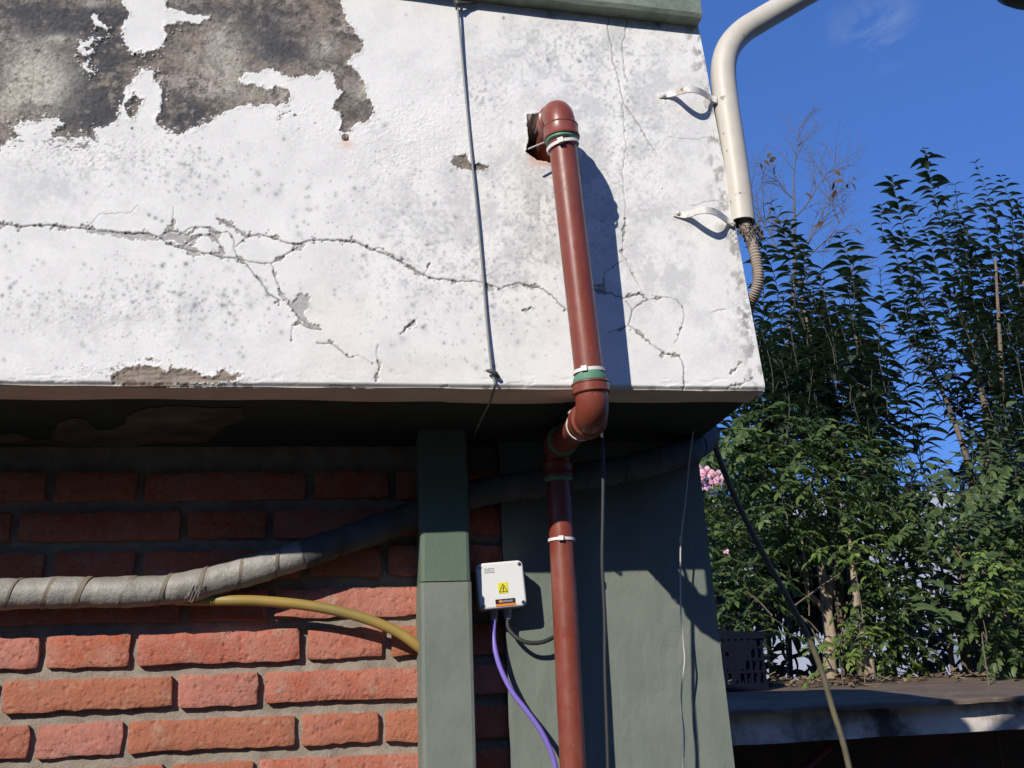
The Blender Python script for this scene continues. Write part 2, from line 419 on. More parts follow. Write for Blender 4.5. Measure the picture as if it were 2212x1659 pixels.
main = q1([(1885, -80), (1890, 40), (1915, 110), (1945, 150), (1975, 185), (2003, 230), (2000, 270), (1975, 290), (1940, 315), (1920, 340), (1950, 370), (1985, 385), (1990, 440), (2025, 470), (2020, 540), (2055, 570), (2060, 630), (2030, 680), (1990, 670), (1950, 700), (1945, 735), (1905, 740), (1875, 720), (1890, 690), (1880, 650), (1840, 610), (1860, 560), (1890, 520), (1860, 470), (1830, 440), (1840, 405), (1790, 390), (1750, 420), (1690, 415), (1600, 430), (1540, 400), (1500, 385), (1440, 400), (1370, 400), (1310, 440), (1370, 470), (1430, 480), (1490, 500), (1530, 475), (1590, 490), (1610, 530), (1580, 575), (1530, 590), (1470, 580), (1420, 590), (1380, 575), (1310, 590), (1230, 620), (1180, 670), (1120, 690), (1060, 720), (980, 745), (930, 720), (880, 690), (860, 660), (880, 620), (895, 560), (890, 480), (850, 440), (855, 400), (790, 395), (750, 430), (700, 480), (690, 540), (665, 600), (650, 660), (600, 690), (530, 720), (515, 765), (440, 750), (380, 770), (290, 755), (300, 700), (350, 690), (330, 650), (210, 665), (80, 680), (90, 760), (20, 800), (-60, 850), (-420, 905), (-700, 760), (-1050, 790), (-1300, 420), (-1200, -100), (-1500, -900), (1885, -900)])
isl = q1([(700, -40), (680, 20), (720, 80), (675, 150), (700, 240), (740, 295), (890, 275), (915, 200), (920, 130), (980, 115), (1060, 125), (1140, 110), (1160, 85), (1120, 80), (1060, 75), (1000, 60), (920, 40), (925, 0), (905, -40)])
inner = q1([(740, 520), (800, 545), (770, 600), (740, 660), (700, 650), (690, 580)])
bottom = q4([(620, 1015), (620, 980), (645, 945), (700, 925), (800, 915), (890, 915), (900, 945), (935, 940), (955, 905), (975, 940), (1020, 935), (1080, 950), (1130, 980), (1190, 970), (1215, 925), (1245, 935), (1270, 970), (1330, 960), (1310, 1000), (1200, 1010), (1050, 1020), (900, 1030), (700, 1035)])
smallp = q2([(510, 860), (590, 850), (620, 900), (700, 910), (690, 940), (560, 935), (510, 920)])
nick = q4([(810, 880), (835, 865), (855, 885), (830, 890)])
ring1 = q1([(430, 270), (450, 230), (520, 210), (545, 225), (505, 245), (470, 265), (490, 290), (520, 275), (510, 300), (450, 300)])
ring2 = q1([(450, 350), (480, 345), (485, 375), (525, 395), (500, 405), (465, 385)])
ring3 = q1([(500, 70), (540, 80), (535, 110), (620, 150), (600, 165), (520, 125)])
sd = np.minimum.reduce([np.maximum(poly_sd(main, Uw, Vw), -poly_sd(isl, Uw, Vw)), poly_sd(inner, Uw, Vw), poly_sd(bottom, Uw, Vw), poly_sd(smallp, Uw, Vw), poly_sd(nick, Uw, Vw)])
far = (U < -60) | (V < -60)
for rg in (ring1, ring2, ring3): sd = np.maximum(sd, -poly_sd(rg, Uw, Vw))
# flecks: paint lost in crumbs near the edge and in rough patches
def gauss(cx, cy, rx, ry): return np.exp(-((U - cx) / rx) ** 2 - ((V - cy) / ry) ** 2)
fleck = (fbm(U / 11, V / 6.5, 4, 5, .62) - .5) * 2
dens = np.clip(1 - sd / 42, 0, 1) * sstep(180, 250, V) * sstep(480, 300, U) * .6 + .55 * gauss(625, 250, 60, 30) + .42 * gauss(190, 325, 150, 30) + .42 * gauss(180, 800, 90, 22) + .42 * gauss(660, 808, 70, 22) + .3 * gauss(870, 330, 60, 60) + .38 * gauss(1130, 185, 30, 30) + .32 * gauss(1000, 800, 60, 14) + .25 * gauss(840, 820, 60, 12) + .33 * gauss(1430, 370, 26, 80) + .25 * gauss(1350, 100, 60, 40)
flk = (fleck + .5 * (fbm(U / 3.2, V / 2.6, 2, 4) - .5)) > (.80 - .75 * dens)
flk &= (dens > .08)
# cracks -------------------------------------------------------------
cr_main = q1([(-200, 1235), (0, 1240), (120, 1250), (260, 1245), (400, 1260), (500, 1265), (620, 1280), (740, 1290), (820, 1290), (880, 1310), (930, 1345), (1000, 1370), (1080, 1390), (1200, 1415), (1320, 1435), (1370, 1465), (1410, 1520), (1450, 1570), (1480, 1620), (1540, 1655)])
cracks = [(cr_main, 1.9, 1.0)]
for L, w, s in (
    (q1([(880, 1310), (940, 1272), (1010, 1290), (1080, 1250), (1150, 1262), (1200, 1290), (1260, 1280), (1300, 1330), (1290, 1375), (1320, 1435)]), 1.5, .8),
    (q1([(1010, 1365), (1060, 1320), (1120, 1300), (1180, 1300), (1210, 1345), (1250, 1410)]), 1.5, .75),
    (q1([(1200, 1205), (1250, 1230), (1300, 1260), (1370, 1310), (1300, 1365)]), 1.6, .8),
    (q1([(1370, 1305), (1430, 1295), (1500, 1310), (1580, 1340), (1630, 1355), (1680, 1340), (1740, 1330), (1800, 1325), (1900, 1330), (1980, 1340), (2050, 1370), (2120, 1400), (2212, 1440)]), 1.9, .95),
    (q1([(1320, 1435), (1380, 1445), (1440, 1455), (1500, 1455), (1560, 1420), (1610, 1390), (1640, 1350)]), 1.7, .85),
    (q1([(1500, 1455), (1520, 1520), (1550, 1600), (1590, 1655)]) + q4([(1610, 590), (1660, 650), (1710, 690), (1775, 718)]), 1.6, .8),
    (q4([(1620, 692), (1660, 682), (1700, 700), (1775, 716)]), 2.2, 1.0),
    (q4([(1755, 790), (1830, 795), (1880, 830), (1930, 872)]), 2.0, .9),
    (q4([(1615, 695), (1610, 740), (1605, 780)]), 1.3, .6),
    (q4([(1930, 872), (1985, 860), (2030, 885), (2070, 910)]), 1.2, .5),
    (q4([(2090, 800), (2080, 860), (2100, 920), (2075, 1010)]), 1.3, .5),
    (q1([(480, 1255), (560, 1180), (640, 1180), (720, 1180), (760, 1140)]), 1.2, .5),
    (q1([(955, 1290), (960, 1150)]), 1.2, .5),
    (q1([(265, 200), (180, 330), (185, 420), (170, 560)]), 1.2, .6), (q1([(1290, 180), (1340, 290), (1350, 370)]), 1.3, .7),
    (q5([(-40, 5), (0, 20), (60, 50), (150, 70), (230, 120), (300, 160), (350, 190), (390, 210), (480, 220), (580, 230), (650, 230), (700, 235), (750, 260), (785, 270), (820, 250), (880, 240), (950, 260), (1010, 270), (1060, 310), (1110, 360), (1165, 410), (1230, 440)]), 1.8, .95),
    (q5([(60, 50), (110, 40), (170, 80)]), 1.4, .6), (q5([(350, 188), (390, 135)]), 1.3, .6), (q5([(700, 200), (735, 185)]), 1.2, .5),
    (q5([(220, 520), (270, 480), (305, 445)]), 1.9, .9), (q5([(900, 395), (950, 370)]), 1.2, .6),
    (q5([(1290, 270), (1400, 300), (1450, 320), (1550, 295), (1590, 330), (1530, 365), (1500, 400), (1490, 470), (1560, 525), (1620, 580), (1690, 630), (1770, 640), (1795, 700), (1790, 845)]), 1.8, .85),
    (q5([(1590, 335), (1690, 315), (1750, 330), (1790, 380), (1790, 440), (1770, 520), (1740, 570)]), 1.3, .6),
    (q5([(1470, 335), (1510, 395)]), 1.6, .8), (q5([(1380, 515), (1480, 480)]), 1.3, .6), (q5([(1350, 260), (1350, 180), (1460, 110)]), 1.2, .55),
    (q5([(1940, 400), (2020, 380)]), 1.4, .6), (q5([(2040, 810), (2110, 795), (2180, 765)]), 1.5, .6), (q5([(2050, 740), (2110, 680)]), 1.2, .5),
    (q2([(1380, 70), (1370, 160), (1390, 240), (1400, 340), (1420, 400), (1440, 480), (1460, 570), (1500, 630), (1550, 700), (1590, 780), (1630, 840)]), 1.5, .7),
    (q2([(1490, 70), (1470, 160), (1450, 260), (1460, 370), (1480, 450)]), 1.3, .6),
    (q2([(1450, 570), (1470, 800), (1450, 950), (1470, 1200), (1450, 1400), (1500, 1500), (1580, 1650)]), 1.2, .5),
    (q2([(1710, 760), (1840, 775), (1930, 760)]), 1.1, .45), (q2([(1840, 1140), (1900, 1120), (2000, 1110)]), 1.1, .5),
    (q2([(1490, 30), (1530, 90), (1590, 150)]), 1.5, .5)):
    cracks.append((L, w, s))
ju = U + 5 * (fbm(U / 10, V / 10, 2, 6) - .5) + 1.2 * (vnoise(U / 4.5, V / 4.5, 7) - .5)
jv = V + 5 * (fbm(U / 10, V / 10, 2, 0) - .5) + 1.2 * (vnoise(U / 4.5, V / 4.5, 1) - .5)
crack = np.zeros(npts, np.float32); lipz = np.zeros(npts, np.float32); chip = np.zeros(npts, np.float32)
bite = fbm(U / 20, V / 16, 4, 3, .6)
for L, w, s in cracks:
    d = line_d(L, ju, jv); w *= .8
    crack = np.maximum(crack, s * np.exp(-(d / w) ** 2))
    lipz = np.maximum(lipz, s * sstep(14, 3, d) * sstep(1, 3.5, d))
    chip = np.maximum(chip, s * (d < 11 * np.clip(bite - .53, 0, 1) * 5 * s) * (V > 470))
bands = [q1([(470, 1262), (560, 1275), (700, 1290), (830, 1290), (890, 1320), (850, 1335), (700, 1320), (600, 1300), (470, 1280)]),
         q1([(880, 1310), (920, 1270), (990, 1290), (1040, 1280), (1075, 1255), (1110, 1262), (1040, 1305), (1075, 1340), (1050, 1385), (960, 1360), (920, 1330)]),
         q1([(1195, 1205), (1240, 1210), (1310, 1265), (1380, 1300), (1410, 1302), (1370, 1320), (1290, 1275), (1220, 1240)]),
         q1([(1640, 1355), (1690, 1340), (1680, 1370), (1630, 1395), (1610, 1392)]),
         q4([(1620, 545), (1660, 505), (1715, 545), (1715, 600), (1675, 625), (1720, 680), (1760, 690), (1780, 722), (1700, 700), (1640, 640), (1610, 600)]),
         q4([(1540, 490), (1570, 520), (1585, 570), (1560, 545)]), q5([(255, 130), (300, 150), (345, 200), (300, 180)]), q5([(225, 520), (300, 440), (295, 475)]),
         q5([(150, 60), (220, 110), (245, 140), (190, 105)])]
holes = q1([(930, 1320), (965, 1330), (1005, 1350), (985, 1365), (940, 1345)]), q1([(1020, 1305), (1050, 1320), (1055, 1350), (1025, 1340)])
bsd = np.minimum.reduce([poly_sd(p, Uw, Vw) for p in bands])
for h in holes: bsd = np.maximum(bsd, -poly_sd(h, Uw, Vw))
greyband = (bsd < 0) | (chip > .35)
# ------- relief
resid = (sd > -16) & (fbm(U / 6, V / 4.5, 3, 3) > .63 + .010 * np.clip(-sd, 0, 16)) & (U < 470) & (V < 330) & (V > 60)
bare = ((sd < 0) & ~resid) | flk
paintedge = sstep(9, 0, sd) * (sd >= 0)
H = np.zeros(npts, np.float32)               # towards the camera, metres
rough = .10 + 1.1 * gauss(200, 330, 230, 45) + .8 * gauss(640, 260, 90, 40) + .8 * gauss(250, 680, 300, 60) + .7 * gauss(1000, 250, 180, 120) + .8 * gauss(830, 330, 130, 130) + .7 * gauss(1400, 300, 120, 250) + .6 * gauss(1100, 480, 120, 150) + .7 * gauss(300, 800, 400, 30)
fine = fbm(U / 5, V / 5, 3, 2) - .5
H += .0006 * np.clip(rough, .1, 1.4) * fine * (.4 + 1.2 * sstep(.38, .62, fbm(U / 26, V / 20, 3, 6))) + .0035 * (fbm(U / 130, V / 130, 2, 5) - .5)
ridge = 1 - np.abs(2 * fbm(U / 13, V / 9, 3, 4) - 1)
H += .0005 * np.clip(rough - .3, 0, 1.3) * sstep(.88, .98, ridge)
H = np.where(bare, H - .0022 * np.clip(-sd / 8, .3, 1) + .0026 * (fbm(U / 22, V / 22, 4, 6) - .5) + .0012 * (fbm(U / 6, V / 6, 2, 1) - .5), H + .0010 * paintedge * sstep(.4, .62, fbm(U / 14, V / 14, 2, 3)))
H = np.where(greyband & ~bare, H - .0016, H)
H += .00016 * lipz * sstep(.42, .62, fbm(U / 7, V / 7, 2, 0)) * ~bare
H -= .0016 * crack
# wall hole for the drain, and the little weep hole
hsd = poly_sd([(1139, 248), (1172, 246), (1215, 247), (1232, 352), (1196, 351), (1170, 348), (1152, 340), (1137, 329), (1142, 300)], U + .35 * wu, V + .35 * wv)
hole = hsd < 0
wsd = np.hypot(U - 748, (V - 297) * 1.15) - 8.2 + .35 * wu
weep = wsd < 0
H = np.where(hole, -.085, H); H = np.where(weep, -.03, H)
H += .001 * sstep(8, 1, hsd) * (hsd > 0)
# soft lower edge
H -= .006 * sstep(.007, 0, GZ - ZB) + .0010 * sstep(.03, .0, GZ - ZB) * sstep(.60, .75, fbm(U / 30, V / 9, 3, 2))
# ------- colour
def C(*c): return np.array(c, np.float32)
def lerp(A, B, t): return A + (B - A) * t[:, None]
colr = np.tile(C(.755, .742, .712), (npts, 1))
warm = gauss(720, 690, 90, 90) + gauss(850, 800, 200, 40) + gauss(1180, 500, 45, 120)
colr = lerp(colr, C(.74, .66, .60), np.clip(.45 * warm, 0, .6))
peppr = fbm(U / 6, V / 6, 3, 7)
grime = fbm(U / 46, V / 46, 5, 0, .6)
gz_ = .9 * gauss(1330, 250, 130, 230) + .8 * gauss(1150, 470, 100, 170) + .7 * gauss(1250, 120, 200, 80) + .55 * gauss(950, 460, 120, 120) + .7 * gauss(1440, 560, 90, 110) + .45 * gauss(160, 410, 170, 60) + .35 * gauss(300, 700, 200, 60) + .5 * gauss(1570, 700, 50, 80) + .25
colr = lerp(colr, C(.40, .40, .405), np.clip(.85 * gz_ * sstep(.34, .76, grime * .72 + peppr * .28), 0, .48))
pz = gauss(1350, 270, 80, 150) + gauss(1160, 450, 70, 110) + gauss(1040, 200, 60, 50) + .8 * gauss(1230, 110, 150, 60) + .7 * gauss(880, 560, 120, 120) + .6 * gauss(1060, 560, 90, 70) + .8 * gauss(200, 340, 220, 40)
colr = lerp(colr, C(.22, .22, .225), np.clip(pz, 0, 1) * sstep(.52, .80, peppr) * .5)
colr = lerp(colr, C(.55, .53, .44), .5 * gauss(290, 722, 60, 22) * sstep(.4, .6, grime))
# right-hand edge grime
edge = sstep(34, 4, (XR0 + LEAN * (GZ - ZB) - GX) / ST / 1.2)
colr = lerp(colr, C(.20, .19, .17), np.clip(edge * sstep(.44, .74, fbm(U / 12, V / 16, 5, 2, .62)) * .75, 0, 1))
colr = lerp(colr, C(.16, .15, .13), .8 * np.clip(gauss(1590, 505, 16, 22) + gauss(1612, 690, 14, 40), 0, 1) * sstep(.35, .6, peppr))
# mould spots
idx = np.arange(npts).reshape(nz, nxs)
clusters = [(400, 370, 45, 40, 120), (690, 420, 60, 55, 50), (270, 570, 50, 20, 30), (370, 625, 110, 30, 170), (120, 650, 110, 20, 90), (520, 660, 60, 40, 90), (240, 660, 150, 30, 110), (30, 590, 30, 60, 24), (270, 740, 150, 30, 60), (830, 500, 90, 90, 90), (950, 640, 110, 60, 170), (1090, 650, 50, 60, 80), (840, 430, 50, 60, 50), (300, 350, 140, 40, 90), (1010, 400, 120, 150, 90), (1250, 500, 60, 150, 80), (560, 370, 160, 40, 40), (900, 740, 60, 30, 14), (1050, 760, 60, 30, 14), (1380, 60, 120, 40, 30)]
spots = []
for cx, cy, sx, sy, n in clusters:
    for _ in range(n):
        r = min(9, 1.6 + RNG.exponential(1.5)); spots.append((RNG.normal(cx, sx), RNG.normal(cy, sy), r, RNG.uniform(.12, .5)))
spots += [(905, 761, 26, .16), (870, 733, 14, .2), (920, 716, 10, .14), (420, 660, 9, .5), (541, 660, 9, .4), (351, 575, 7, .7), (402, 571, 6, .8), (370, 552, 6, .45), (322, 465, 5, .7), (335, 471, 4.5, .6), (350, 478, 4.5, .6), (480, 660, 9, .55), (1418, 48, 9, .9), (1422, 54, 6, .9), (1190, 30, 8, .5), (1185, 128, 4, .7), (1088, 38, 3.5, .8)]
for cx, cy, r, s in spots:
    p = at(cx, cy, YF); zz = (p.z - ZB) / (ZT - ZB) * (nz - 1)
    xx = (p.x - LEAN * (p.z - ZB) * min(1, max(0, (p.x - XL) / (XR0 - XL))) - XL) / (XR0 - XL) * (nxd - 1) + OFF
    rr = int(r * 2.0) + 2; i0, i1 = int(zz) - rr, int(zz) + rr; j0, j1 = int(xx) - rr, int(xx) + rr
    if i0 < 0 or j0 < OFF or i1 >= nz or j1 >= nxs: continue
    k = idx[i0:i1, j0:j1].ravel(); d2 = (U[k] - cx) ** 2 + (V[k] - cy) ** 2
    n = .6 + .8 * peppr[k]
    a = np.clip(1.3 * s * n * (.6 * np.exp(-d2 / r ** 2) + .6 * np.exp(-d2 / (.35 * r + .8) ** 2)), 0, .9)
    colr[k] = colr[k] * (1 - a)[:, None] + C(.20, .20, .205) * a[:, None]
# exposed render
n1 = fbm(U / 60, V / 60, 5, 2, .6); n2 = fbm(U / 16, V / 12, 5, 5, .62); n3 = fbm(U / 5, V / 4, 3, 6)
rc = lerp(np.tile(C(.205, .175, .152), (npts, 1)), C(.345, .30, .265), sstep(.42, .68, n1))
rc = lerp(rc, C(.105, .088, .08), sstep(.47, .62, n2) * .85)
rdg = 1 - np.abs(2 * fbm(U / 38 + 3, V / 30, 4, 1, .6) - 1)
rc = lerp(rc, C(.06, .052, .05), sstep(.93, .985, rdg) * .75)
rc = lerp(rc, C(.27, .215, .17), .6 * sstep(.55, .70, fbm(U / 28, V / 20, 4, 7)))
dz = 1.5 * gauss(215, 105, 50, 80) + 1.5 * gauss(190, 225, 85, 60) + .9 * gauss(330, 40, 60, 30) + .7 * gauss(560, 60, 60, 40) + .8 * gauss(420, 255, 60, 30) + .9 * gauss(120, 60, 120, 40) + .8 * gauss(620, 110, 90, 40) + .6 * gauss(400, 240, 50, 40) + .45 * gauss(760, 235, 40, 30) + .6 * gauss(480, 20, 200, 24) + .8 * gauss(60, 15, 130, 22)
rc = lerp(rc, C(.062, .062, .068), np.clip(1.15 * dz * sstep(.30, .50, .6 * n2 + .4 * n1), 0, .96))
lz = .95 * gauss(70, 165, 75, 60) + .7 * gauss(60, 215, 60, 40) + .7 * gauss(700, 100, 30, 26) + .5 * gauss(480, 110, 60, 50) + .5 * gauss(780, 190, 20, 30) + .6 * gauss(130, 82, 40, 10) + .55 * gauss(520, 190, 60, 25) + .5 * gauss(200, 6, 25, 9)
rc = lerp(rc, C(.46, .43, .37), np.clip(lz * sstep(.30, .52, n1 * .6 + n2 * .4) * 1.2, 0, .92))
rc *= (.50 + .55 * n3 + .45 * fbm(U / 2.3, V / 2.0, 2, 2))[:, None]
rc = lerp(rc, C(.07, .06, .055), .7 * sstep(.64, .74, fbm(U / 7, V / 4.5, 4, 1, .6)))
lowb = V > 700
rc = np.where(lowb[:, None], lerp(np.tile(C(.30, .245, .195), (npts, 1)), C(.19, .155, .13), sstep(.45, .62, fbm(U / 40, V / 5, 4, 3))), rc)
colr = np.where(bare[:, None], rc, colr)
flkc = lerp(np.tile(C(.46, .445, .42), (npts, 1)), C(.20, .19, .18), sstep(.4, .62, n2))
colr = np.where((flk & (sd > 3))[:, None], flkc, colr)
colr = np.where((greyband & ~bare)[:, None], C(.40, .385, .37) * (.7 + .6 * n3)[:, None], colr)
colr = lerp(colr, C(.15, .145, .14), np.clip(crack * (.55 + .9 * fbm(U / 12, V / 12, 2, 4)), 0, .85))
# chipped render and brick dust round the two holes
sal = (gauss(1180, 352, 34, 8) + .8 * gauss(1150, 340, 12, 10)) * (hsd > 0)
colr = lerp(colr, C(.62, .42, .33), np.clip(sal, 0, .8))
colr = lerp(colr, C(.70, .45, .36), .7 * gauss(750, 312, 14, 9) * (wsd > 0))
colr = np.where(hole[:, None], C(.11, .05, .04) * (.6 + .8 * n2)[:, None], colr)
colr = np.where(weep[:, None], C(.26, .07, .045), colr)
colr = np.clip(colr, .012, .82)

me = bpy.data.meshes.new('fascia')
co = np.empty((npts, 3), np.float32); co[:, 0] = GX; co[:, 1] = YF - H; co[:, 2] = GZ
i = idx[:-1, :-1].ravel(); quads = np.stack([i, i + 1, i + nxs + 1, i + nxs], 1).astype(np.int32)
nq = len(quads)
me.vertices.add(npts); me.vertices.foreach_set('co', co.ravel())
me.loops.add(nq * 4); me.loops.foreach_set('vertex_index', quads.ravel())
me.polygons.add(nq); me.polygons.foreach_set('loop_start', np.arange(0, nq * 4, 4, dtype=np.int32))
me.polygons.foreach_set('use_smooth', np.ones(nq, bool))
me.update(calc_edges=True)
at_ = me.color_attributes.new('tint', 'FLOAT_COLOR', 'POINT')
cc = np.ones((npts, 4), np.float32); cc[:, :3] = colr; at_.data.foreach_set('color', cc.ravel())
me.materials.append(M['plaster'])
fascia = bpy.data.objects.new('fascia', me); col.objects.link(fascia); adopt(fascia, house)
fascia['label'] = 'white painted plaster face with peeled patch, cracks and mould'
del U, V, Uw, Vw, wu, wv, co, cc

# --- body of the slab, its underside and coping
def xr(z): return XR0 + LEAN * (z - ZB)
b = MB()
b.add([(-3.2, YF + .012, ZB + .006), (XR0 - .0015, YF + .012, ZB + .006), (XR0 - .0015, YBACK, ZB + .006), (-3.2, YBACK, ZB + .006),
       (-3.2, YF + .012, ZT), (xr(ZT) - .0015, YF + .012, ZT), (xr(ZT) - .0015, YBACK, ZT), (-3.2, YBACK, ZT)],
      [(0, 3, 2, 1), (4, 5, 6, 7), (1, 2, 6, 5), (2, 3, 7, 6), (0, 4, 7, 3)])
slab_body = b.build('canopy_slab', M['drip'], house)
# slot behind the plaster for the drain: a short dark sleeve
# cream drip strip along the front of the underside, uneven inner edge
b = MB(); n = 120; V_ = []; Fc = []
for k in range(n + 1):
    x = -3.2 + (XR0 + 3.2) * k / n if k < 40 else None
xsn = list(np.linspace(-3.2, -.7, 20)) + list(np.linspace(-.69, XR0 - .002, 110))
for k, x in enumerate(xsn):
    w = .063 + .003 * math.sin(x * 9) + .0025 * math.sin(x * 31 + 1) + (.004 if .13 < x < .30 else 0)
    dz_ = .0015 * math.sin(x * 23) + .0012 * math.sin(x * 57 + 2)
    V_ += [(x, YF + .004, ZB + .001 + dz_ * .3), (x, YF + .03, ZB + .0005), (x, YF + w, ZB + .0005), (x, YF + w + .004, ZB + .006)]
for k in range(len(xsn) - 1):
    for j in range(3): Fc.append((4 * k + j, 4 * k + 4 + j, 4 * k + 5 + j, 4 * k + 1 + j))
b.add(V_, Fc); b.build('drip_strip', M['drip'], house, True)
b = MB(); b.add(box_pts(-3.2, XR0 - .004, YF + .055, YBACK - .01, ZB + .003, ZB + .012), BOXF)
b.build('soffit', M['soffit_green'], house)
zpl = ZB + .0018
def at_z(x, y):
    a, c, d = ray(x, y); k = (zpl - EYE) / d; return (a * k, c * k, zpl)
bp = q4([(290, 1290), (330, 1235), (400, 1205), (490, 1215), (510, 1255), (560, 1275), (620, 1265), (690, 1240), (705, 1195), (760, 1165), (830, 1150), (1000, 1135), (1150, 1150), (1340, 1150), (1345, 1205), (1240, 1255), (1180, 1310), (1150, 1340), (1000, 1350), (860, 1345), (700, 1368), (560, 1362), (450, 1372), (330, 1375), (240, 1345), (150, 1350), (30, 1340), (-40, 1345), (-40, 1300), (60, 1290), (140, 1300), (200, 1330), (280, 1320)])
fine_ = []
for k in range(len(bp)):
    p, q = bp[k], bp[(k + 1) % len(bp)]
    for t in (0, .25, .5, .75): fine_.append((p[0] + (q[0] - p[0]) * t + 3.5 * (random.random() - .5), p[1] + (q[1] - p[1]) * t + 2.2 * (random.random() - .5)))
b = MB(); b.add([at_z(*p) for p in fine_], [tuple(range(len(fine_)))]); b.build('bare_patch', M['bare_concrete'], house)['label'] = 'bare concrete patch where the dark ceiling paint has flaked off'
b = MB(); zc = at(1505, 38, YF - .022).z
V_ = []; Fc = []
xsn = np.linspace(-3.2, xr(ZT) - .0, 60)
for x in xsn:
    j = .0012 * math.sin(x * 40)
    q = zc + .055 * min(.7, xr(ZT) - x); V_ += [(x, YF + .03, q), (x, YF - .022 + j, q), (x, YF - .026 + j, q + .006), (x, YF - .026 + j, q + .05), (x, YF - .018, q + .058), (x, YBACK + .02, q + .062)]
for k in range(59):
    for q in range(5): Fc.append((6 * k + q, 6 * k + q + 1, 6 * k + 7 + q, 6 * k + 6 + q))
Fc.append(tuple(59 * 6 + q for q in range(6))); b.add(V_, Fc); b.build('coping', M['coping'], house)

# --- brick wall: mortar bed with separate bricks
XW0, XW1 = -2.6, at(1115, 1400, YM).x
b = MB(); V_ = []; Fc = []
mx = np.linspace(-.75, XW1, 150); mz = np.linspace(1.3, ZB + .01, 90)
for z in mz:
    for x in mx:
        V_.append((x, YM + .0035 * (float(vnoise(np.array(x * 60 + 90), np.array(z * 60), 1)) - .5) + .002 * (float(vnoise(np.array(x * 200 + 90), np.array(z * 200), 2)) - .5), z))
for r in range(89):
    for c in range(149): Fc.append((r * 150 + c, r * 150 + c + 1, r * 150 + c + 151, r * 150 + c + 150))
b.add(V_, Fc); b.add(box_pts(XW0 - .6, XW1, YM + .004, YM + .14, 0, ZB + .01), BOXF)
wall = b.build('brick_wall', M['mortar'], house, True)
wall['label'] = 'red brick wall with recessed grey mortar'
def rowz(y, x=470): return at(x, y, YB).z
tA, bA = rowz(1364), rowz(1431)
pitch = (rowz(1431) - rowz(1621, 457)) / 2
hgt = tA - bA
R2 = random.Random(3)
def make_brick(x0, x1, zb, zt, seed):
    """one hand-made brick: uneven arrises, slightly pillowed face"""
    rr = random.Random(seed); w = x1 - x0; nx = max(5, int(w / .011)); nzr = 6
    tl, tr_, bl, br_ = [rr.uniform(-.0016, .0016) for _ in range(4)]
    yo = rr.uniform(-.0022, .0025); V_ = []; Fc = []; s = rr.uniform(0, 200)
    def nn(a, c, k): return float(vnoise(np.array(a), np.array(c), k)) - .5
    for ring in range(3):
        pass
    for j in range(nzr + 1):
        for i in range(nx + 1):
            u = (0, .0028 / w)[i] if i < 2 else ((1, 1 - .0028 / w)[nx - i] if i > nx - 2 else i / nx)
            v = (0, .055)[j] if j < 2 else ((1, .945)[nzr - j] if j > nzr - 2 else j / nzr)
            ex = min(u, 1 - u) * w; ez = min(v, 1 - v) * (zt - zb)
            x = x0 + u * w; z = zb + v * (zt - zb) + (1 - v) * (bl * (1 - u) + br_ * u) + v * (tl * (1 - u) + tr_ * u)
            if j in (0, nzr): z += .0026 * nn(x * 45 + s, j + s, 2) + .0014 * nn(x * 260 + s, j, 6) + .0030 * max(0, nn(x * 120 + s, j, 5) - .12) * (1 if j == 0 else -1) * 2
            if i in (0, nx): x += .0035 * nn(z * 80 + s, i + s, 3)
            cx = (1 if i in (0, nx) else 0) + (1 if j in (0, nzr) else 0)
            back = (.0010, .0022)[cx - 1] if cx else 0
            if cx == 2:
                x += (.0014 if i == 0 else -.0014); z += (.0014 if j == 0 else -.0014)
            V_.append((x, YB + yo + back + .0012 * nn(x * 55 + s, z * 90 + s, 4), z))
    W = nx + 1
    for j in range(nzr):
        for i in range(nx): Fc.append((j * W + i, j * W + i + 1, (j + 1) * W + i + 1, (j + 1) * W + i))
    loop = [i for i in range(W)] + [j * W + nx for j in range(1, nzr + 1)] + [nzr * W + i for i in range(nx - 1, -1, -1)] + [j * W for j in range(nzr - 1, 0, -1)]
    base_n = len(V_)
    for q in loop: V_.append((V_[q][0], YM + .012, V_[q][2]))
    L = len(loop)
    for k in range(L): Fc.append((loop[k], base_n + k, base_n + (k + 1) % L, loop[(k + 1) % L]))
    MB().add(V_, Fc).build('brick', M['brick'], wall, True, 55)
rows = {0: [(-260, -20 - 60), (-62, 82), (100, 278), (297, 645), (665, 825), (845, 1015)],
        1: [(-380, -12), (8, 372), (385, 558), (573, 930)],
        2: [(-300, 62), (78, 262), (277, 637), (652, 817), (832, 1180)],
        3: [(-220, -18), (0, 352), (370, 545), (560, 920)],
        -1: [(-360, 22 - 40), (0, 387), (410, 578), (594, 950)],
        -2: [(-300, -110), (-92, 92), (118, 290), (310, 650), (668, 822), (840, 1010)],
        -3: [(-330, 22), (42, 388), (408, 576), (592, 930)],
        -4: [(-260, -80), (-62, 100), (120, 296), (316, 660), (680, 840), (858, 1020)],
        -5: [(-330, 12), (32, 380), (400, 570), (588, 930)],
        4: [(-260, -80), (-62, 82), (100, 278), (297, 645), (665, 825), (845, 1015)]}
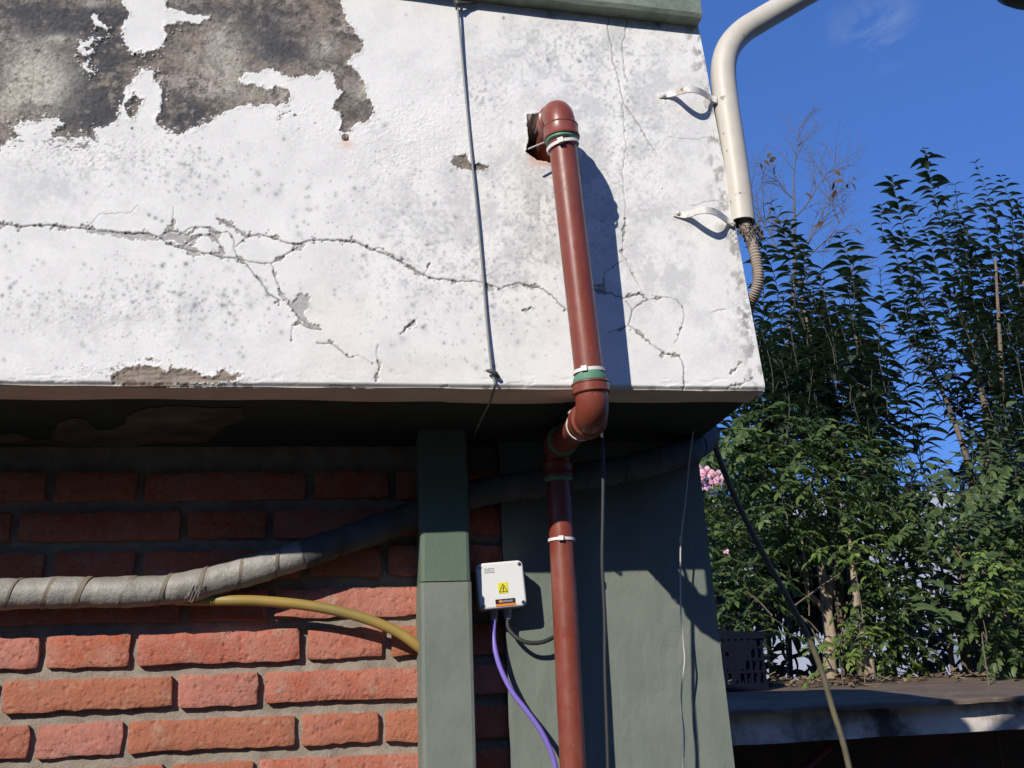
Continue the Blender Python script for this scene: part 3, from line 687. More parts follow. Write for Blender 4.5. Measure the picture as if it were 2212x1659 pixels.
for r, L in rows.items():
    zb = bA - pitch * r; zt = zb + hgt
    if zt > ZB: continue
    yrow = {0: 1400, 1: 1492, 2: 1585, 3: 1680}.get(r, 1400 + 93 * r)
    for k, (a, c) in enumerate(L):
        make_brick(at(a, yrow, YB).x, at(c, yrow, YB).x, zb, zt, 100 * (r + 9) + k)
    xl = at(L[0][0], yrow, YB).x - .014; k = 50
    while xl > -2.1:                              # the wall runs on to the left
        w = .122 if k % 2 else .243; make_brick(xl - w, xl, zb, zt, 100 * (r + 9) + k); xl -= w + .014; k += 1
    # the strip of brickwork between post and column
    s0 = at(1036 + (r % 2) * 14, 1420, YB).x
    make_brick(at(1020, 1420, YB).x if r % 2 else s0 - .03, at(1108, 1420, YB).x, zb, zt, 5000 + r)
# return of the wall to the left is out of the picture

# --- square green post and the broad green column
def grid_face(x0, x1, z0, z1, y, nx, nzz, amp, s):
    V_ = []; Fc = []
    for j in range(nzz + 1):
        for i in range(nx + 1):
            x = x0(j / nzz) + (x1(j / nzz) - x0(j / nzz)) * i / nx; z = z0 + (z1 - z0) * j / nzz
            a = amp * (float(vnoise(np.array(x * 40 + s), np.array(z * 25), 3)) - .5)
            V_.append((x, y + a, z))
    for j in range(nzz):
        for i in range(nx): Fc.append((j * (nx + 1) + i, j * (nx + 1) + i + 1, (j + 1) * (nx + 1) + i + 1, (j + 1) * (nx + 1) + i))
    return V_, Fc
def bevel_box(mb, x0, x1, y0, y1, z0, z1, r):
    """upright bar, arrises eased by r"""
    prof = [(x0 + r, y0), (x1 - r, y0), (x1 - r * .3, y0 + r * .3), (x1, y0 + r), (x1, y1), (x0, y1), (x0, y0 + r), (x0 + r * .3, y0 + r * .3)]
    n = len(prof); k = 24; V_ = []; Fc = []
    for j in range(k + 1):
        z = z0 + (z1 - z0) * j / k
        for q, (x, y) in enumerate(prof):
            V_.append((x + .0012 * (float(vnoise(np.array(z * 30 + q), np.array(q * 3.3), 2)) - .5), y + .0012 * (float(vnoise(np.array(z * 30 + q), np.array(q * 7.3), 5)) - .5), z))
    for j in range(k):
        for q in range(n): Fc.append((j * n + q, j * n + (q + 1) % n, (j + 1) * n + (q + 1) % n, (j + 1) * n + q))
    Fc.append(tuple(range(n))[::-1]); Fc.append(tuple(k * n + q for q in range(n)))
    mb.add(V_, Fc)
px0, px1 = at(908, 1300, YP).x, at(1021, 1300, YP).x
zs_ = at(960, 1256, YP).z
b = MB(); bevel_box(b, px0, px1, YP, YM + .02, 0, zs_ - .001, .006)
post = b.build('post', M['green_paint'], house); post['label'] = 'square post in faded grey green paint'
b = MB(); bevel_box(b, px0 + .0015, px1 - .0015, YP + .0025, YM + .02, zs_ + .001, ZB + .004, .006)
b.build('post_top', M['green_dark'], house)['label'] = 'fresher green upper length of the post'
cx0 = at(1096, 1450, YC).x; ca_ = at(1510, 1000, YC); cb_ = at(1587, 1655, YC)
sl = (ca_.x - cb_.x) / (ca_.z - cb_.z)
def cxr(z): return cb_.x + sl * (z - cb_.z)
b = MB(); nzz = 60
V_, Fc = grid_face(lambda t: cx0 + .002 * (float(vnoise(np.array(t * 60), np.array(1.), 1)) - .5), lambda t: cxr(t * (ZB + .004)), 0, ZB + .004, YC, 24, nzz, .0025, 7)
nV = len(V_); b.add(V_, Fc)
V2 = []; F2 = []
for j in range(nzz + 1):
    a = V_[j * 25]; c = V_[j * 25 + 24]
    V2 += [a, (a[0], YC + .12, a[2]), c, (c[0], YC + .12, c[2])]
for j in range(nzz):
    F2 += [(4 * j, 4 * j + 4, 4 * j + 5, 4 * j + 1), (4 * j + 2, 4 * j + 3, 4 * j + 7, 4 * j + 6), (4 * j + 1, 4 * j + 5, 4 * j + 7, 4 * j + 3)]
b.add(V2, F2)
b.build('column', M['green_paint'], house)['label'] = 'broad flat green painted column at the corner'

# ------------------------------------------------------------------ drain pipe
PR = .0190
P_t = at(1206, 234, YF - .088); P_b = at(1283, 897, YF - .066); P_k = at(1203, 962, 1.505)
P_e = at(1238, 1659, 1.505); dn = (P_e - P_k).normalized(); P_e = P_k + dn * (P_k.z - .05) / -dn.z
P_w = Vector((P_t.x + .010, YF + .075, P_t.z + .010))
drain = empty('drain_pipe', (P_e.x, P_e.y, 0), 'reddish brown plastic drain pipe running down from the wall hole past the green column', 'pipe')
def elbow(c, din, dout, Rb, l1, l2):
    """moulded bend: bend body and two sockets"""
    a = c - din * Rb; e = c + dout * Rb; path = []; rad = []
    S = PR * 1.27; B = PR * 1.13
    s0 = a - din * l1
    for t, r in ((0, PR * 1.02), (0, S * 1.03), (.12, S * 1.05), (.2, S), (.86, S), (.9, S * 1.03), (.97, S * 1.0), (1, B)):
        path.append(s0 + din * l1 * t); rad.append(r)
    for k in range(1, 12):
        t = k / 12; th = t * math.pi / 2
        path.append(a + din * Rb * math.sin(th) + dout * Rb * (1 - math.cos(th))); rad.append(B)
    for t, r in ((0, B), (.03, S), (.1, S * 1.03), (.14, S), (.8, S), (.88, S * 1.05), (1, S * 1.03), (1, PR * 1.02)):
        path.append(e + dout * l2 * t); rad.append(r)
    # separate coincident points a hair so that the sweep keeps its direction
    out = []
    for k, p in enumerate(path):
        if out and (p - out[-1]).length < 1e-5: p = p + (dout if k > 12 else din) * .00025
        out.append(p)
    return out, rad, s0, e + dout * l2
def part_tube(P, r, name, m_, parent, segs=32, sharp=30):
    b = MB(); b.add(*tube(P, r, segs)); return b.build(name, m_, parent, True, sharp)
d1 = (P_t - P_w).normalized(); d2 = (P_b - P_t).normalized(); d3 = (P_k - P_b).normalized(); d4 = dn
RB = .028
e1, r1, e1a, e1b = elbow(P_t, d1, d2, RB, .022, .020)
e2, r2, e2a, e2b = elbow(P_b, d2, d3, RB, .015, .028)
e3, r3, e3a, e3b = elbow(P_k, d3, d4, RB, .026, .024)
for P, r in ((e1, r1), (e2, r2), (e3, r3)): part_tube(P, r, 'elbow', M['pvc'], drain, 40, 40)
part_tube([P_w, e1a + d1 * .01], PR, 'pipe_length', M['pvc'], drain)
part_tube([e1b - d2 * .01 + (e2a - e1b) * (k / 6) * (1 + .02 / (e2a - e1b).length) for k in range(7)], PR, 'pipe_length', M['pvc'], drain)
part_tube([e2b - d3 * .01, e3a + d3 * .01], PR, 'pipe_length', M['pvc'], drain)
part_tube([e3b - d4 * .01, P_e], PR, 'pipe_length', M['pvc'], drain)
def seal(p, d, w=.006, r=1.17, wav=0):
    b = MB(); n = 5; V_, Fc = tube([p + d * w * (k / 4 - .5) for k in range(5)], [PR * 1.02, PR * r, PR * (r + .02), PR * r, PR * 1.02], 32)
    if wav:
        for q in range(len(V_)): V_[q] = V_[q] - d * wav * max(0, math.sin((q % 32) / 32 * 6.283 + 2.2)) * ((q // 32) == 0 or (q // 32) == 1)
    b.add(V_, Fc); return b.build('seal', M['seal'], drain, True, 40)
seal(e1b + d2 * .0016, d2, .008, 1.2); seal(e2a - d2 * .003, d2, .0075, 1.16, .007)
seal(e3a - d3 * .0012, d3, .007, 1.22); seal(e3b + d4 * .0025, d4, .0085, 1.18)
seal(e2b + d3 * .001, d3, .003, 1.2)
def tie(p, d, r, head_dir, tail=None, name='cable_tie'):
    """nylon tie: flat band, square head and cut tail"""
    d = d.normalized(); h = (head_dir - d * head_dir.dot(d)).normalized(); s = d.cross(h); b = MB()
    V_ = []; Fc = []; n = 36
    for k in range(n):
        a = 2 * math.pi * k / n; rd = h * math.cos(a) + s * math.sin(a)
        for rr, zz in ((r + .0002, -.0022), (r + .0014, -.0022), (r + .0014, .0022), (r + .0002, .0022)): V_.append(p + rd * rr + d * zz)
    for k in range(n):
        for q in range(4): Fc.append((4 * k + q, 4 * ((k + 1) % n) + q, 4 * ((k + 1) % n) + (q + 1) % 4, 4 * k + (q + 1) % 4))
    b.add(V_, Fc)
    c = p + h * (r + .0028)
    b.add([c + s * (.0038 * a) + d * (.0034 * e) + h * (.0026 * g) for a in (-1, 1) for e in (-1, 1) for g in (-1, 1)], BOXF)
    if tail: b.add(*ribbon([c, c + tail * .4, c + tail], d, .003, .001, h))
    return b.build(name, M['tie'], drain)
front = Vector((-.15, -1, .1)); 
tie(e1b + d2 * .0115, (d2 + Vector((.10, .0, .34))).normalized(), PR * 1.14, Vector((-.35, -1, -.1)))
tie(e1a - d1 * .004, d1, PR * 1.08, Vector((-.4, .2, -1)), Vector((-.030, -.002, -.016)))
tie(e2a - d2 * .015, (d2 + Vector((.0, .0, .06))).normalized(), PR * 1.03, Vector((-.55, -1, 0)))
tie(e2b + d3 * .03, d3, PR * 1.06, Vector((-.6, 0, .8)))
pt = at(1207, 1167, 1.505)
tie(P_k + d4 * (P_k.z - pt.z), (d4 + Vector((.0, .0, .0))).normalized(), PR * 1.03, Vector((-.25, -1, 0)))

# ------------------------------------------------------------------ wires and cables on the building
def cable(name, pts, Y, r, m_, label, cat, segs=10, n=8, caps=True):
    P = [at(p[0], p[1], p[2] if len(p) > 2 else Y) for p in pts]
    b = MB(); b.add(*tube(smooth_path(P, n), r, segs))
    return tag(b.build(name, m_, None, True), label, cat)
gw = empty('grey_wire', at(1068, 832, YF), 'thin grey wire hanging down the white wall from a dark knot to a black clip', 'wire')
P = [at(x, y, q) for x, y, q in [(984, -60, YF - .012), (987, 0, YF - .010), (991, 40, YF - .008), (1001, 150, YF - .0042), (1015, 300, YF - .0042), (1030, 450, YF - .0042), (1043, 590, YF - .0042), (1052, 700, YF - .0042), (1061, 790, YF - .006), (1067, 818, YF - .004), (1068, 836, YF - .002), (1058, 868, 1.345), (1040, 905, 1.44), (1022, 945, 1.55)]]
b = MB(); b.add(*tube(smooth_path(P, 8), .0018, 10)); b.build('wire_strand', M['wire'], gw, True)
b = MB(); c = at(1064, 806, YF - .006)
b.add(*tube([c + Vector((-.008, 0, .0035)), c + Vector((-.003, -.003, .002)), c + Vector((.004, -.003, -.002)), c + Vector((.010, .002, -.006))], [.0018, .0035, .0036, .0015], 8)); b.build('clip', M['clip'], gw, True)
b = MB(); c = at(989, 8, YF - .012)
b.add(*tube([c + Vector((-.006, 0, .004)), c, c + Vector((.012, .004, .004)), c + Vector((.03, .006, .008))], [.002, .005, .003, .001], 8))
b.add(*tube([c + Vector((-.004, 0, .006)), c + Vector((-.001, .004, -.008))], .0022, 8)); b.build('knot', M['clip'], gw, True)
cable('black_cable', [(1299, 905, 1.36), (1301, 960, 1.335), (1303, 1020), (1302, 1120), (1301, 1220), (1306, 1330), (1307, 1450), (1311, 1570), (1314, 1680), (1318, 1900)], 1.33, .0026, M['black_cable'], 'straight black cable hanging beside the brown pipe in front of the green column', 'cable')
wc = empty('white_cord', at(1477, 1690, 1.53), 'thin wavy white cord hanging down the right part of the green column', 'cord')
P = [at(x, y, q) for x, y, q in [(1498, 930, 1.50), (1490, 985, 1.51), (1481, 1080, 1.525), (1471, 1165, 1.535), (1470, 1250, 1.54), (1471, 1320, 1.54), (1476, 1390, 1.54), (1479, 1425, 1.54), (1473, 1480, 1.54), (1472, 1530, 1.54), (1478, 1590, 1.54), (1476, 1659, 1.54), (1474, 1800, 1.54)]]
b = MB(); b.add(*tube(smooth_path(P, 8), .0013, 8)); b.build('cord_strand', M['white_cable'], wc, True)
c = at(1470, 1166, 1.535); b = MB(); b.add(*tube([c + Vector((0, 0, .004)), c - Vector((0, 0, .004))], .0024, 8)); b.build('bead', M['white_cable'], wc, True)
cable('corner_hose', [(1536, 925, 1.62), (1546, 968, 1.63), (1588, 1075, 1.66), (1648, 1195, 1.69), (1702, 1292, 1.71), (1745, 1375, 1.73), (1775, 1450, 1.735), (1798, 1530, 1.735), (1820, 1600, 1.73), (1838, 1680, 1.73), (1855, 1800, 1.73)], 1.7, .0052, M['hose'], 'dark olive hose sagging from the building corner down in front of the concrete ledge', 'hose', 12)

# taped pipe bundle -----------------------------------------------------
bundle = empty('taped_pipe_bundle', at(120, 1280, 1.56), 'thick pipe bundle wrapped in dusty grey tape climbing across the brick wall behind the post', 'pipe bundle')
BP = smooth_path([at(x, y, q) for x, y, q in [(-3000, 1340, 1.556), (-1500, 1312, 1.556), (-420, 1292, 1.555), (-200, 1288, 1.555), (0, 1284, 1.555), (120, 1280, 1.555), (250, 1279, 1.555), (360, 1274, 1.556), (440, 1260, 1.556), (520, 1238, 1.556), (610, 1211, 1.556), (700, 1182, 1.557), (800, 1148, 1.558), (900, 1112, 1.56), (1030, 1066, 1.545), (1150, 1046, 1.53), (1250, 1030, 1.515), (1350, 1012, 1.51), (1440, 990, 1.52), (1500, 968, 1.56), (1526, 944, 1.63), (1524, 936, 1.72), (1512, 950, 1.80), (1490, 990, 1.95)]], 12)
seg = [0]
for a, c in zip(BP, BP[1:]): seg.append(seg[-1] + (c - a).length)
rad = [.0222 + .0007 * math.sin(l * 70) + .0004 * math.sin(l * 190) for l in seg]
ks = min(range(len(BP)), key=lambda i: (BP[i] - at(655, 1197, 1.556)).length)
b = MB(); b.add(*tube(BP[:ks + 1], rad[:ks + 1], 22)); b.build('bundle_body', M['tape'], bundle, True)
b = MB(); b.add(*tube(BP[ks:], [q - .0004 for q in rad[ks:]], 22)); b.build('bundle_painted_shade', M['shaded_tape'], bundle, True)['label'] = 'upper stretch of the taped bundle, its shade put into a darker tape colour'  # bundle goes on here, shade painted in by the darker tape colour
def along(l):
    l = max(0, min(seg[-1] - 1e-4, l))
    k = next(i for i in range(len(seg) - 1) if seg[i + 1] >= l); t = (l - seg[k]) / (seg[k + 1] - seg[k])
    return BP[k].lerp(BP[k + 1], t), (BP[k + 1] - BP[k]).normalized()
l = .02; kk = 0
while l < seg[-1] - .1:
    V_ = []; Fc = []; n = 26; wdt = R2.uniform(.003, .0085); pitch_t = R2.uniform(.040, .056)
    for k in range(n + 1):
        a = 2 * math.pi * k / n
        for s_ in (0, 1):
            p, d = along(l + pitch_t * (1 - k / n) + s_ * wdt)
            u = Vector((0, 0, 1)); u = (u - d * u.dot(d)).normalized(); w = d.cross(u)
            V_.append(p + (u * math.cos(a) + w * math.sin(a)) * (.0228 + .0003 * math.sin(a * 3 + kk) + (.0005 if s_ == 0 else 0)))
    for k in range(n): Fc.append((2 * k, 2 * k + 2, 2 * k + 3, 2 * k + 1))
    MB().add(V_, Fc).build('tape_wrap', M['tape_edge'] if l < seg[ks] - .03 else M['shaded_tape'], bundle, True)  # wraps on the upper stretch take the shade-darkened tape colour too
    l += R2.uniform(.040, .062); kk += 1
b = MB()
for _ in range(10):
    c = at(R2.uniform(412, 446), R2.uniform(1252, 1266), 1.5345); e = c + Vector((R2.uniform(-.016, -.004), R2.uniform(-.001, .008), R2.uniform(-.030, -.014)))
    b.add(*tube(smooth_path([c, (c + e) / 2 + Vector((R2.uniform(-.003, .003), -.003, .003)), e], 4), .0005, 5))
b.build('frayed_strands', M['tape'], bundle)['kind'] = 'stuff'
cable('yellow_pipe', [(380, 1296, 1.565), (430, 1297, 1.565), (500, 1297), (560, 1298), (650, 1306), (730, 1320), (800, 1340), (860, 1366), (905, 1398), (950, 1440, 1.575)], 1.558, .0078, M['yellow_pipe'], 'yellow plastic pipe leaving the taped bundle and curving behind the green post', 'pipe', 14)

# ------------------------------------------------------------------ junction box
YJ = 1.532
bc = at(1083, 1263, YJ); W2, H2 = px(50.5, YJ), px(48, YJ)
tl_ = math.radians(3.8); EX = Vector((math.cos(tl_), 0, math.sin(tl_))); EZ = Vector((-math.sin(tl_), 0, math.cos(tl_))); EY = Vector((0, 1, 0))
jb = empty('junction_box', bc + Vector((0, YC - YJ, 0)), 'white plastic electrical junction box with yellow warning sticker on the green column', 'junction box')
def J(x, z, y=0): return bc + EX * x + EZ * z + EY * y
def rrect(w, h, r, n=6):
    out = []
    for cx, cz, a0 in ((w - r, h - r, 0), (-w + r, h - r, 90), (-w + r, -h + r, 180), (w - r, -h + r, 270)):
        for k in range(n + 1):
            a = math.radians(a0 + 90 * k / n); out.append((cx + r * math.cos(a), cz + r * math.sin(a)))
    return out
def loft(steps, r):
    """steps of (inset, depth); rounded box"""
    V_ = []; Fc = []; n = None
    for ins, y in steps:
        o = rrect(W2 - ins, H2 - ins, max(.0015, r - ins)); n = len(o); V_ += [J(a, c, y) for a, c in o]
    for k in range(len(steps) - 1):
        for q in range(n): Fc.append((k * n + q, k * n + (q + 1) % n, (k + 1) * n + (q + 1) % n, (k + 1) * n + q))
    Fc.append(tuple(range(n))); Fc.append(tuple((len(steps) - 1) * n + q for q in range(n))[::-1])
    return V_, Fc
b = MB(); b.add(*loft([(.0032, 0), (.0016, .0005), (.0005, .0016), (0, .0035), (0, .012)], .0085)); b.build('lid', M['box_white'], jb, True, 50)
b = MB(); b.add(*loft([(.0012, .0123), (.0012, .0455)], .0085)); b.build('box_base', M['box_white'], jb, True, 50)
for sx, sz in ((-1, 1), (1, 1), (-1, -1), (1, -1)):
    c = J(sx * (W2 - .0062), sz * (H2 - .0062), 0); b = MB()
    b.add(*tube([c + EY * .0004, c - EY * .0006, c - EY * .0014, c - EY * .0017], [.0030, .0030, .0024, .0008], 14))
    b.add([c + EX * (.0019 * a) + EZ * (.0004 * e) - EY * (.0018 + .0001 * g) for a in (-1, 1) for e in (-1, 1) for g in (0, 1)], BOXF, 1)
    b.build('screw', [M['screw'], M['black']], jb, True, 40)
def plate(x0, x1, z0, z1, y, t=.0003):
    return [J(x, z, y + d) for x in (x0, x1) for d in (-t, 0) for z in (z0, z1)]
def sheet(name, x0, x1, z0, z1, y, m_, parent):
    b = MB(); b.add(plate(x0, x1, z0, z1, y), BOXF); return b.build(name, m_, parent)
def jx(x): return (x - 1083) / 50.5 * W2
def jz(y): return -(y - 1263) / 48 * H2
st = sheet('warning_sticker', jx(1075.5), jx(1096.5), jz(1281), jz(1259), -.0002, M['yellow'], jb)
b = MB(); sx0, sz0 = jx(1086), jz(1271)
def stroke(p, q, w, y):
    p = Vector((p[0], 0, p[1])); q = Vector((q[0], 0, q[1])); d = (q - p).normalized(); nrm = Vector((-d.z, 0, d.x)) * w / 2
    L = [p + nrm, q + nrm, q - nrm, p - nrm]; b.add([J(v.x, v.z, y) for v in L], [(0, 1, 2, 3)])
T = [(sx0, sz0 + .0066), (sx0 - .0062, sz0 - .0050), (sx0 + .0062, sz0 - .0050)]
for k in range(3): stroke(T[k], T[(k + 1) % 3], .0010, -.0007)
bolt = [(sx0 + .0012, sz0 + .0032), (sx0 - .0010, sz0 - .0004), (sx0 + .0010, sz0 - .0006), (sx0 - .0004, sz0 - .0042)]
for k in range(3): stroke(bolt[k], bolt[k + 1], .0011, -.00074)
b.build('warning_triangle', M['black'], st)
lb = sheet('maker_label', jx(1067), jx(1109), jz(1302), jz(1292.5), -.0002, M['black'], jb)
sheet('orange_band', jx(1067.5), jx(1109.5), jz(1307), jz(1302.3), -.0002, M['orange'], lb)
b = MB(); cx_, cz_ = jx(1077.5), jz(1297.2)
b.add([J(cx_ + .0026 * math.cos(k * .628) * (1.15 if k % 2 else .85), cz_ + .0024 * math.sin(k * .628), -.0008) for k in range(10)], [tuple(range(10))]); b.build('emblem', M['orange'], lb)
def letters(body, size, x, z, m_, parent, name):
    fc = bpy.data.curves.new(name, 'FONT'); fc.body = body; fc.size = size; fc.extrude = .00006
    o = bpy.data.objects.new(name, fc); col.objects.link(o)
    dg = bpy.context.evaluated_depsgraph_get(); meh = bpy.data.meshes.new_from_object(o.evaluated_get(dg))
    bpy.data.objects.remove(o)
    for v in meh.vertices: v.co = J(x + v.co.x, z + v.co.y, -.0009 - v.co.z)
    meh.materials.clear(); meh.materials.append(m_)
    o = bpy.data.objects.new(name, meh); col.objects.link(o); return adopt(o, parent)
letters('enkom', .0060, jx(1081), jz(1299.5), M['letter_grey'], lb, 'lettering')
# three lines of fine print, too small to read: rows of short strokes
b = MB()
for row, (ya, segs_) in enumerate(((1228.3, [(1051, 1055), (1057.5, 1064.5), (1066.5, 1070.5)]), (1232.6, [(1051, 1054), (1055, 1062), (1063, 1071)]), (1236.0, [(1050, 1052.5), (1053.5, 1061), (1062, 1072)]))):
    for a, c in segs_:
        x = a
        while x < c:
            hh = R2.uniform(.9, 1.35) if row == 0 else R2.uniform(.5, .85)
            for dx in (0, .55):
                if R2.random() < .85: stroke((jx(x + dx), jz(ya + hh)), (jx(x + dx + R2.uniform(-.25, .25)), jz(ya - hh)), .00026, -.0004)
            if R2.random() < .7: stroke((jx(x), jz(ya + R2.choice((-hh, 0, hh)))), (jx(x + .7), jz(ya + R2.choice((-hh, 0, hh)))), .00024, -.00045)
            x += 1.15
b.build('fine_print', M['print_grey'], jb)
for gx_, ly in ((jx(1066), 0), (jx(1095), 0)):
    c = J(gx_, -H2, .026); b = MB()
    b.add(*tube([c + EZ * .002, c - EZ * .0075], .0072, 6)); b.add(*tube([c - EZ * .0075, c - EZ * .009, c - EZ * .015, c - EZ * .0165], [.0058, .006, .0052, .0035], 14))
    b.build('cable_gland', M['box_grey'], jb, True, 35)
g1 = J(jx(1066), -H2 - .014, .026); g2 = J(jx(1095), -H2 - .014, .026)
b = MB(); b.add(*tube(smooth_path([g1] + [at(x, y, q) for x, y, q in [(1066, 1372, 1.552), (1070, 1405, 1.548), (1082, 1446, 1.545), (1106, 1494, 1.542), (1138, 1536, 1.54), (1168, 1578, 1.54), (1188, 1618, 1.542), (1200, 1659, 1.545), (1206, 1720, 1.55), (1208, 1850, 1.55)]], 8), .0038, 12))
tag(b.build('purple_cable', M['purple'], None, True), 'purple cable hanging from the white box and sweeping behind the brown pipe', 'cable')
b = MB(); b.add(*tube(smooth_path([g2] + [at(x, y, q) for x, y, q in [(1098, 1356, 1.557), (1112, 1374, 1.553), (1132, 1386, 1.549), (1155, 1389, 1.548), (1178, 1385, 1.549), (1200, 1374, 1.555), (1222, 1360, 1.565)]], 8), .0033, 12))
tag(b.build('box_cable', M['black_cable'], None, True), 'short dark grey cable curving from the white box to behind the brown pipe', 'cable')

# ------------------------------------------------------------------ lamp pole with straps and conduit
YL = 1.285
lamp = empty('lamp_pole', at(1606, 482, YL), 'cream painted steel lamp pole bending away from the corner of the white wall', 'lamp pole')
PP = smooth_path([at(x, y, q) for x, y, q in [(1603, 481, YL), (1595, 410, YL), (1587, 350, YL), (1578, 290, YL), (1569.5, 232, YL), (1563, 175, YL), (1564, 135, YL), (1576, 100, YL), (1604, 68, YL), (1645, 42, YL), (1700, 10, YL), (1760, -24, YL), (1840, -62, YL), (1960, -100, YL), (2120, -112, YL), (2200, -100, YL)]], 8)
V_, Fc = tube(PP, .0196, 28, False)
V3, F3 = tube(PP[:5], .0172, 28, False)       # inside of the open end
b = MB(); b.add(V_, Fc); b.add(V3, [f[::-1] for f in F3]); b.add([V_[k] for k in range(28)] + [V3[k] for k in range(28)], [(k, 28 + k, 28 + (k + 1) % 28, (k + 1) % 28) for k in range(28)])
b.build('pole', M['white_metal'], lamp, True, 50)
hc = at(2254, -36, YL - .02)
b = MB(); prof = [(.0, .05), (.02, .05), (.045, .042), (.06, .025), (.066, .0), (.055, -.012), (.03, -.018), (.0, -.02)]
V_ = []; Fc = []
for r, z in prof:
    for k in range(28):
        a = 2 * math.pi * k / 28; V_.append(hc + Vector((r * math.cos(a) * 1.25, r * math.sin(a), z)))
for j in range(len(prof) - 1):
    for k in range(28): Fc.append((28 * j + k, 28 * j + (k + 1) % 28, 28 * j + 28 + (k + 1) % 28, 28 * j + 28 + k))
b.add(V_, Fc); b.build('lamp_head', M['lamp_dark'], lamp, True)
for pts in ([(1424, 205, .0015), (1444, 204, .003), (1458, 201, .010), (1474, 196, .026), (1490, 193, .034), (1508, 196, .030), (1524, 204, .016), (1536, 212, .006), (1548, 216, .006)],
            [(1455, 460, .0015), (1474, 464, .003), (1490, 462, .010), (1508, 456, .026), (1526, 454, .034), (1546, 459, .028), (1562, 469, .014), (1572, 477, .006), (1584, 482, .006)]):
    # the sheet point is of the strap on the wall plane, the last number its bow towards the front
    P = smooth_path([Vector((lambda q: (q.x, YF - o, q.z))(at(x, y, YF - o))) for x, y, o in pts], 6)
    b = MB(); b.add(*ribbon(P, Vector((.05, 0, 1)).normalized(), .0105, .0022, None))
    c = at(pts[0][0] + 9, pts[0][1] + 1, YF - .003); b.add(*tube([c, c - Vector((0, .002, 0)), c - Vector((0, .003, 0))], [.0032, .0032, .0018], 10))
    b.build('strap', M['strap'], lamp)
b = MB(); CP = smooth_path([at(x, y, q) for x, y, q in [(1606, 470, YL), (1613, 494, YL - .004), (1626, 528, YL - .012), (1635, 568, YL - .012), (1638, 604, YL - .01), (1631, 634, YL), (1618, 660, YL + .02), (1614, 690, YL + .05)]], 26)
rr = [.0076 + (.0011 if (k % 4) in (0, 1) else -.0004) for k in range(len(CP))]
b.add(*tube(CP, rr, 16)); tag(b.build('corrugated_conduit', M['conduit'], None, True), 'dusty corrugated flexible conduit hanging out of the open pole end', 'conduit')
b = MB()
for _ in range(46):
    c = at(R2.uniform(1596, 1640), R2.uniform(484, 505), YL + R2.uniform(-.02, .02)); e = c + Vector((R2.uniform(-.014, .014), R2.uniform(-.01, .01), R2.uniform(-.022, .004)))
    b.add(*tube([c, (c + e) / 2 + Vector((R2.uniform(-.004, .004), -.003, 0)), e], .0008, 4))
for _ in range(60):
    c = at(R2.uniform(1604, 1640), R2.uniform(478, 512), YL + R2.uniform(-.012, .012)); e = c + Vector((R2.uniform(-.006, .006), R2.uniform(-.008, .008), R2.uniform(-.016, .006)))
    b.add(*tube([c, e], R2.choice((.0006, .0018, .0025)), 4))
tag(b.build('nest_tuft', M['fibre']), 'tuft of dry dusty fibres stuck at the open end of the pole', 'dry tuft', None, 'stuff')

# ------------------------------------------------------------------ ledge to the right
AN = math.radians(9); e_ = Vector((math.cos(AN), math.sin(AN), 0)); n_ = Vector((-math.sin(AN), math.cos(AN), .085))
LF = at(1906, 1518, 2.8)
def L(t, s, z=0): return LF + e_ * t + n_ * s + Vector((0, 0, z))
ledge = empty('concrete_ledge', (LF.x, LF.y, 0), 'low flat roof ledge with dirty brown top and mouldy whitewashed edge at right', 'ledge')
T0, T1 = -1.9, 7.0
def slab_mesh(s0, s1, z0, z1, nt_=170, ns=14, amp=.004, sd_=0):
    b = MB(); V_ = []; Fc = []
    def nn(a, c): return float(vnoise(np.array(a), np.array(c), 2)) - .5
    prof = [(s0, z0), (s0, z1 - .003), (s0 + .004, z1)] + [(s0 + (s1 - s0) * k / ns, z1) for k in range(1, ns + 1)] + [(s1, z0)]
    n = len(prof)
    for i in range(nt_ + 1):
        t = T0 + (T1 - T0) * i / nt_
        for q, (s, z) in enumerate(prof):
            V_.append(L(t, s + (amp * 2 * nn(t * 9 + sd_, q * .1) if q < 3 else 0), z + amp * nn(t * 11 + 3 * sd_, s * 9 + q * .2)))
    for i in range(nt_):
        for q in range(n): Fc.append((i * n + q, i * n + (q + 1) % n, (i + 1) * n + (q + 1) % n, (i + 1) * n + q))
    Fc.append(tuple(range(n))[::-1]); Fc.append(tuple(nt_ * n + q for q in range(n)))
    return b.add(V_, Fc)
slab_mesh(0, .95, -.014, 0, amp=.006).build('top_board', M['board'], ledge)
slab_mesh(.05, .93, -.098, -.016, ns=3, amp=.004, sd_=5).build('edge_beam', M['beam'], ledge)
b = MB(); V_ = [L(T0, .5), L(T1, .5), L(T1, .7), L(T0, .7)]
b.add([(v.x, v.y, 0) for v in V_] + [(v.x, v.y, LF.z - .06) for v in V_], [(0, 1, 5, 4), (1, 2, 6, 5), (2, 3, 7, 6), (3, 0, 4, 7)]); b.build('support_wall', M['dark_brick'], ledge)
b = MB(); b.add(*tube([Vector(at(1735, 1640, 2.98)), Vector(at(1800, 1612, 3.1))], .012, 8))
p0 = at(1690, 1700, 3.0); p1 = at(1792, 1612, 3.0)
b = MB(); dd = p0 - p1; b.add(*tube([p1, p0 + dd * 1.0, Vector((p1.x + dd.x * 9, 3.0, 0.01))], .013, 10))
tag(b.build('red_bar', M['red_bar'], None, True), 'dull red bar leaning in the dark under the ledge', 'bar')
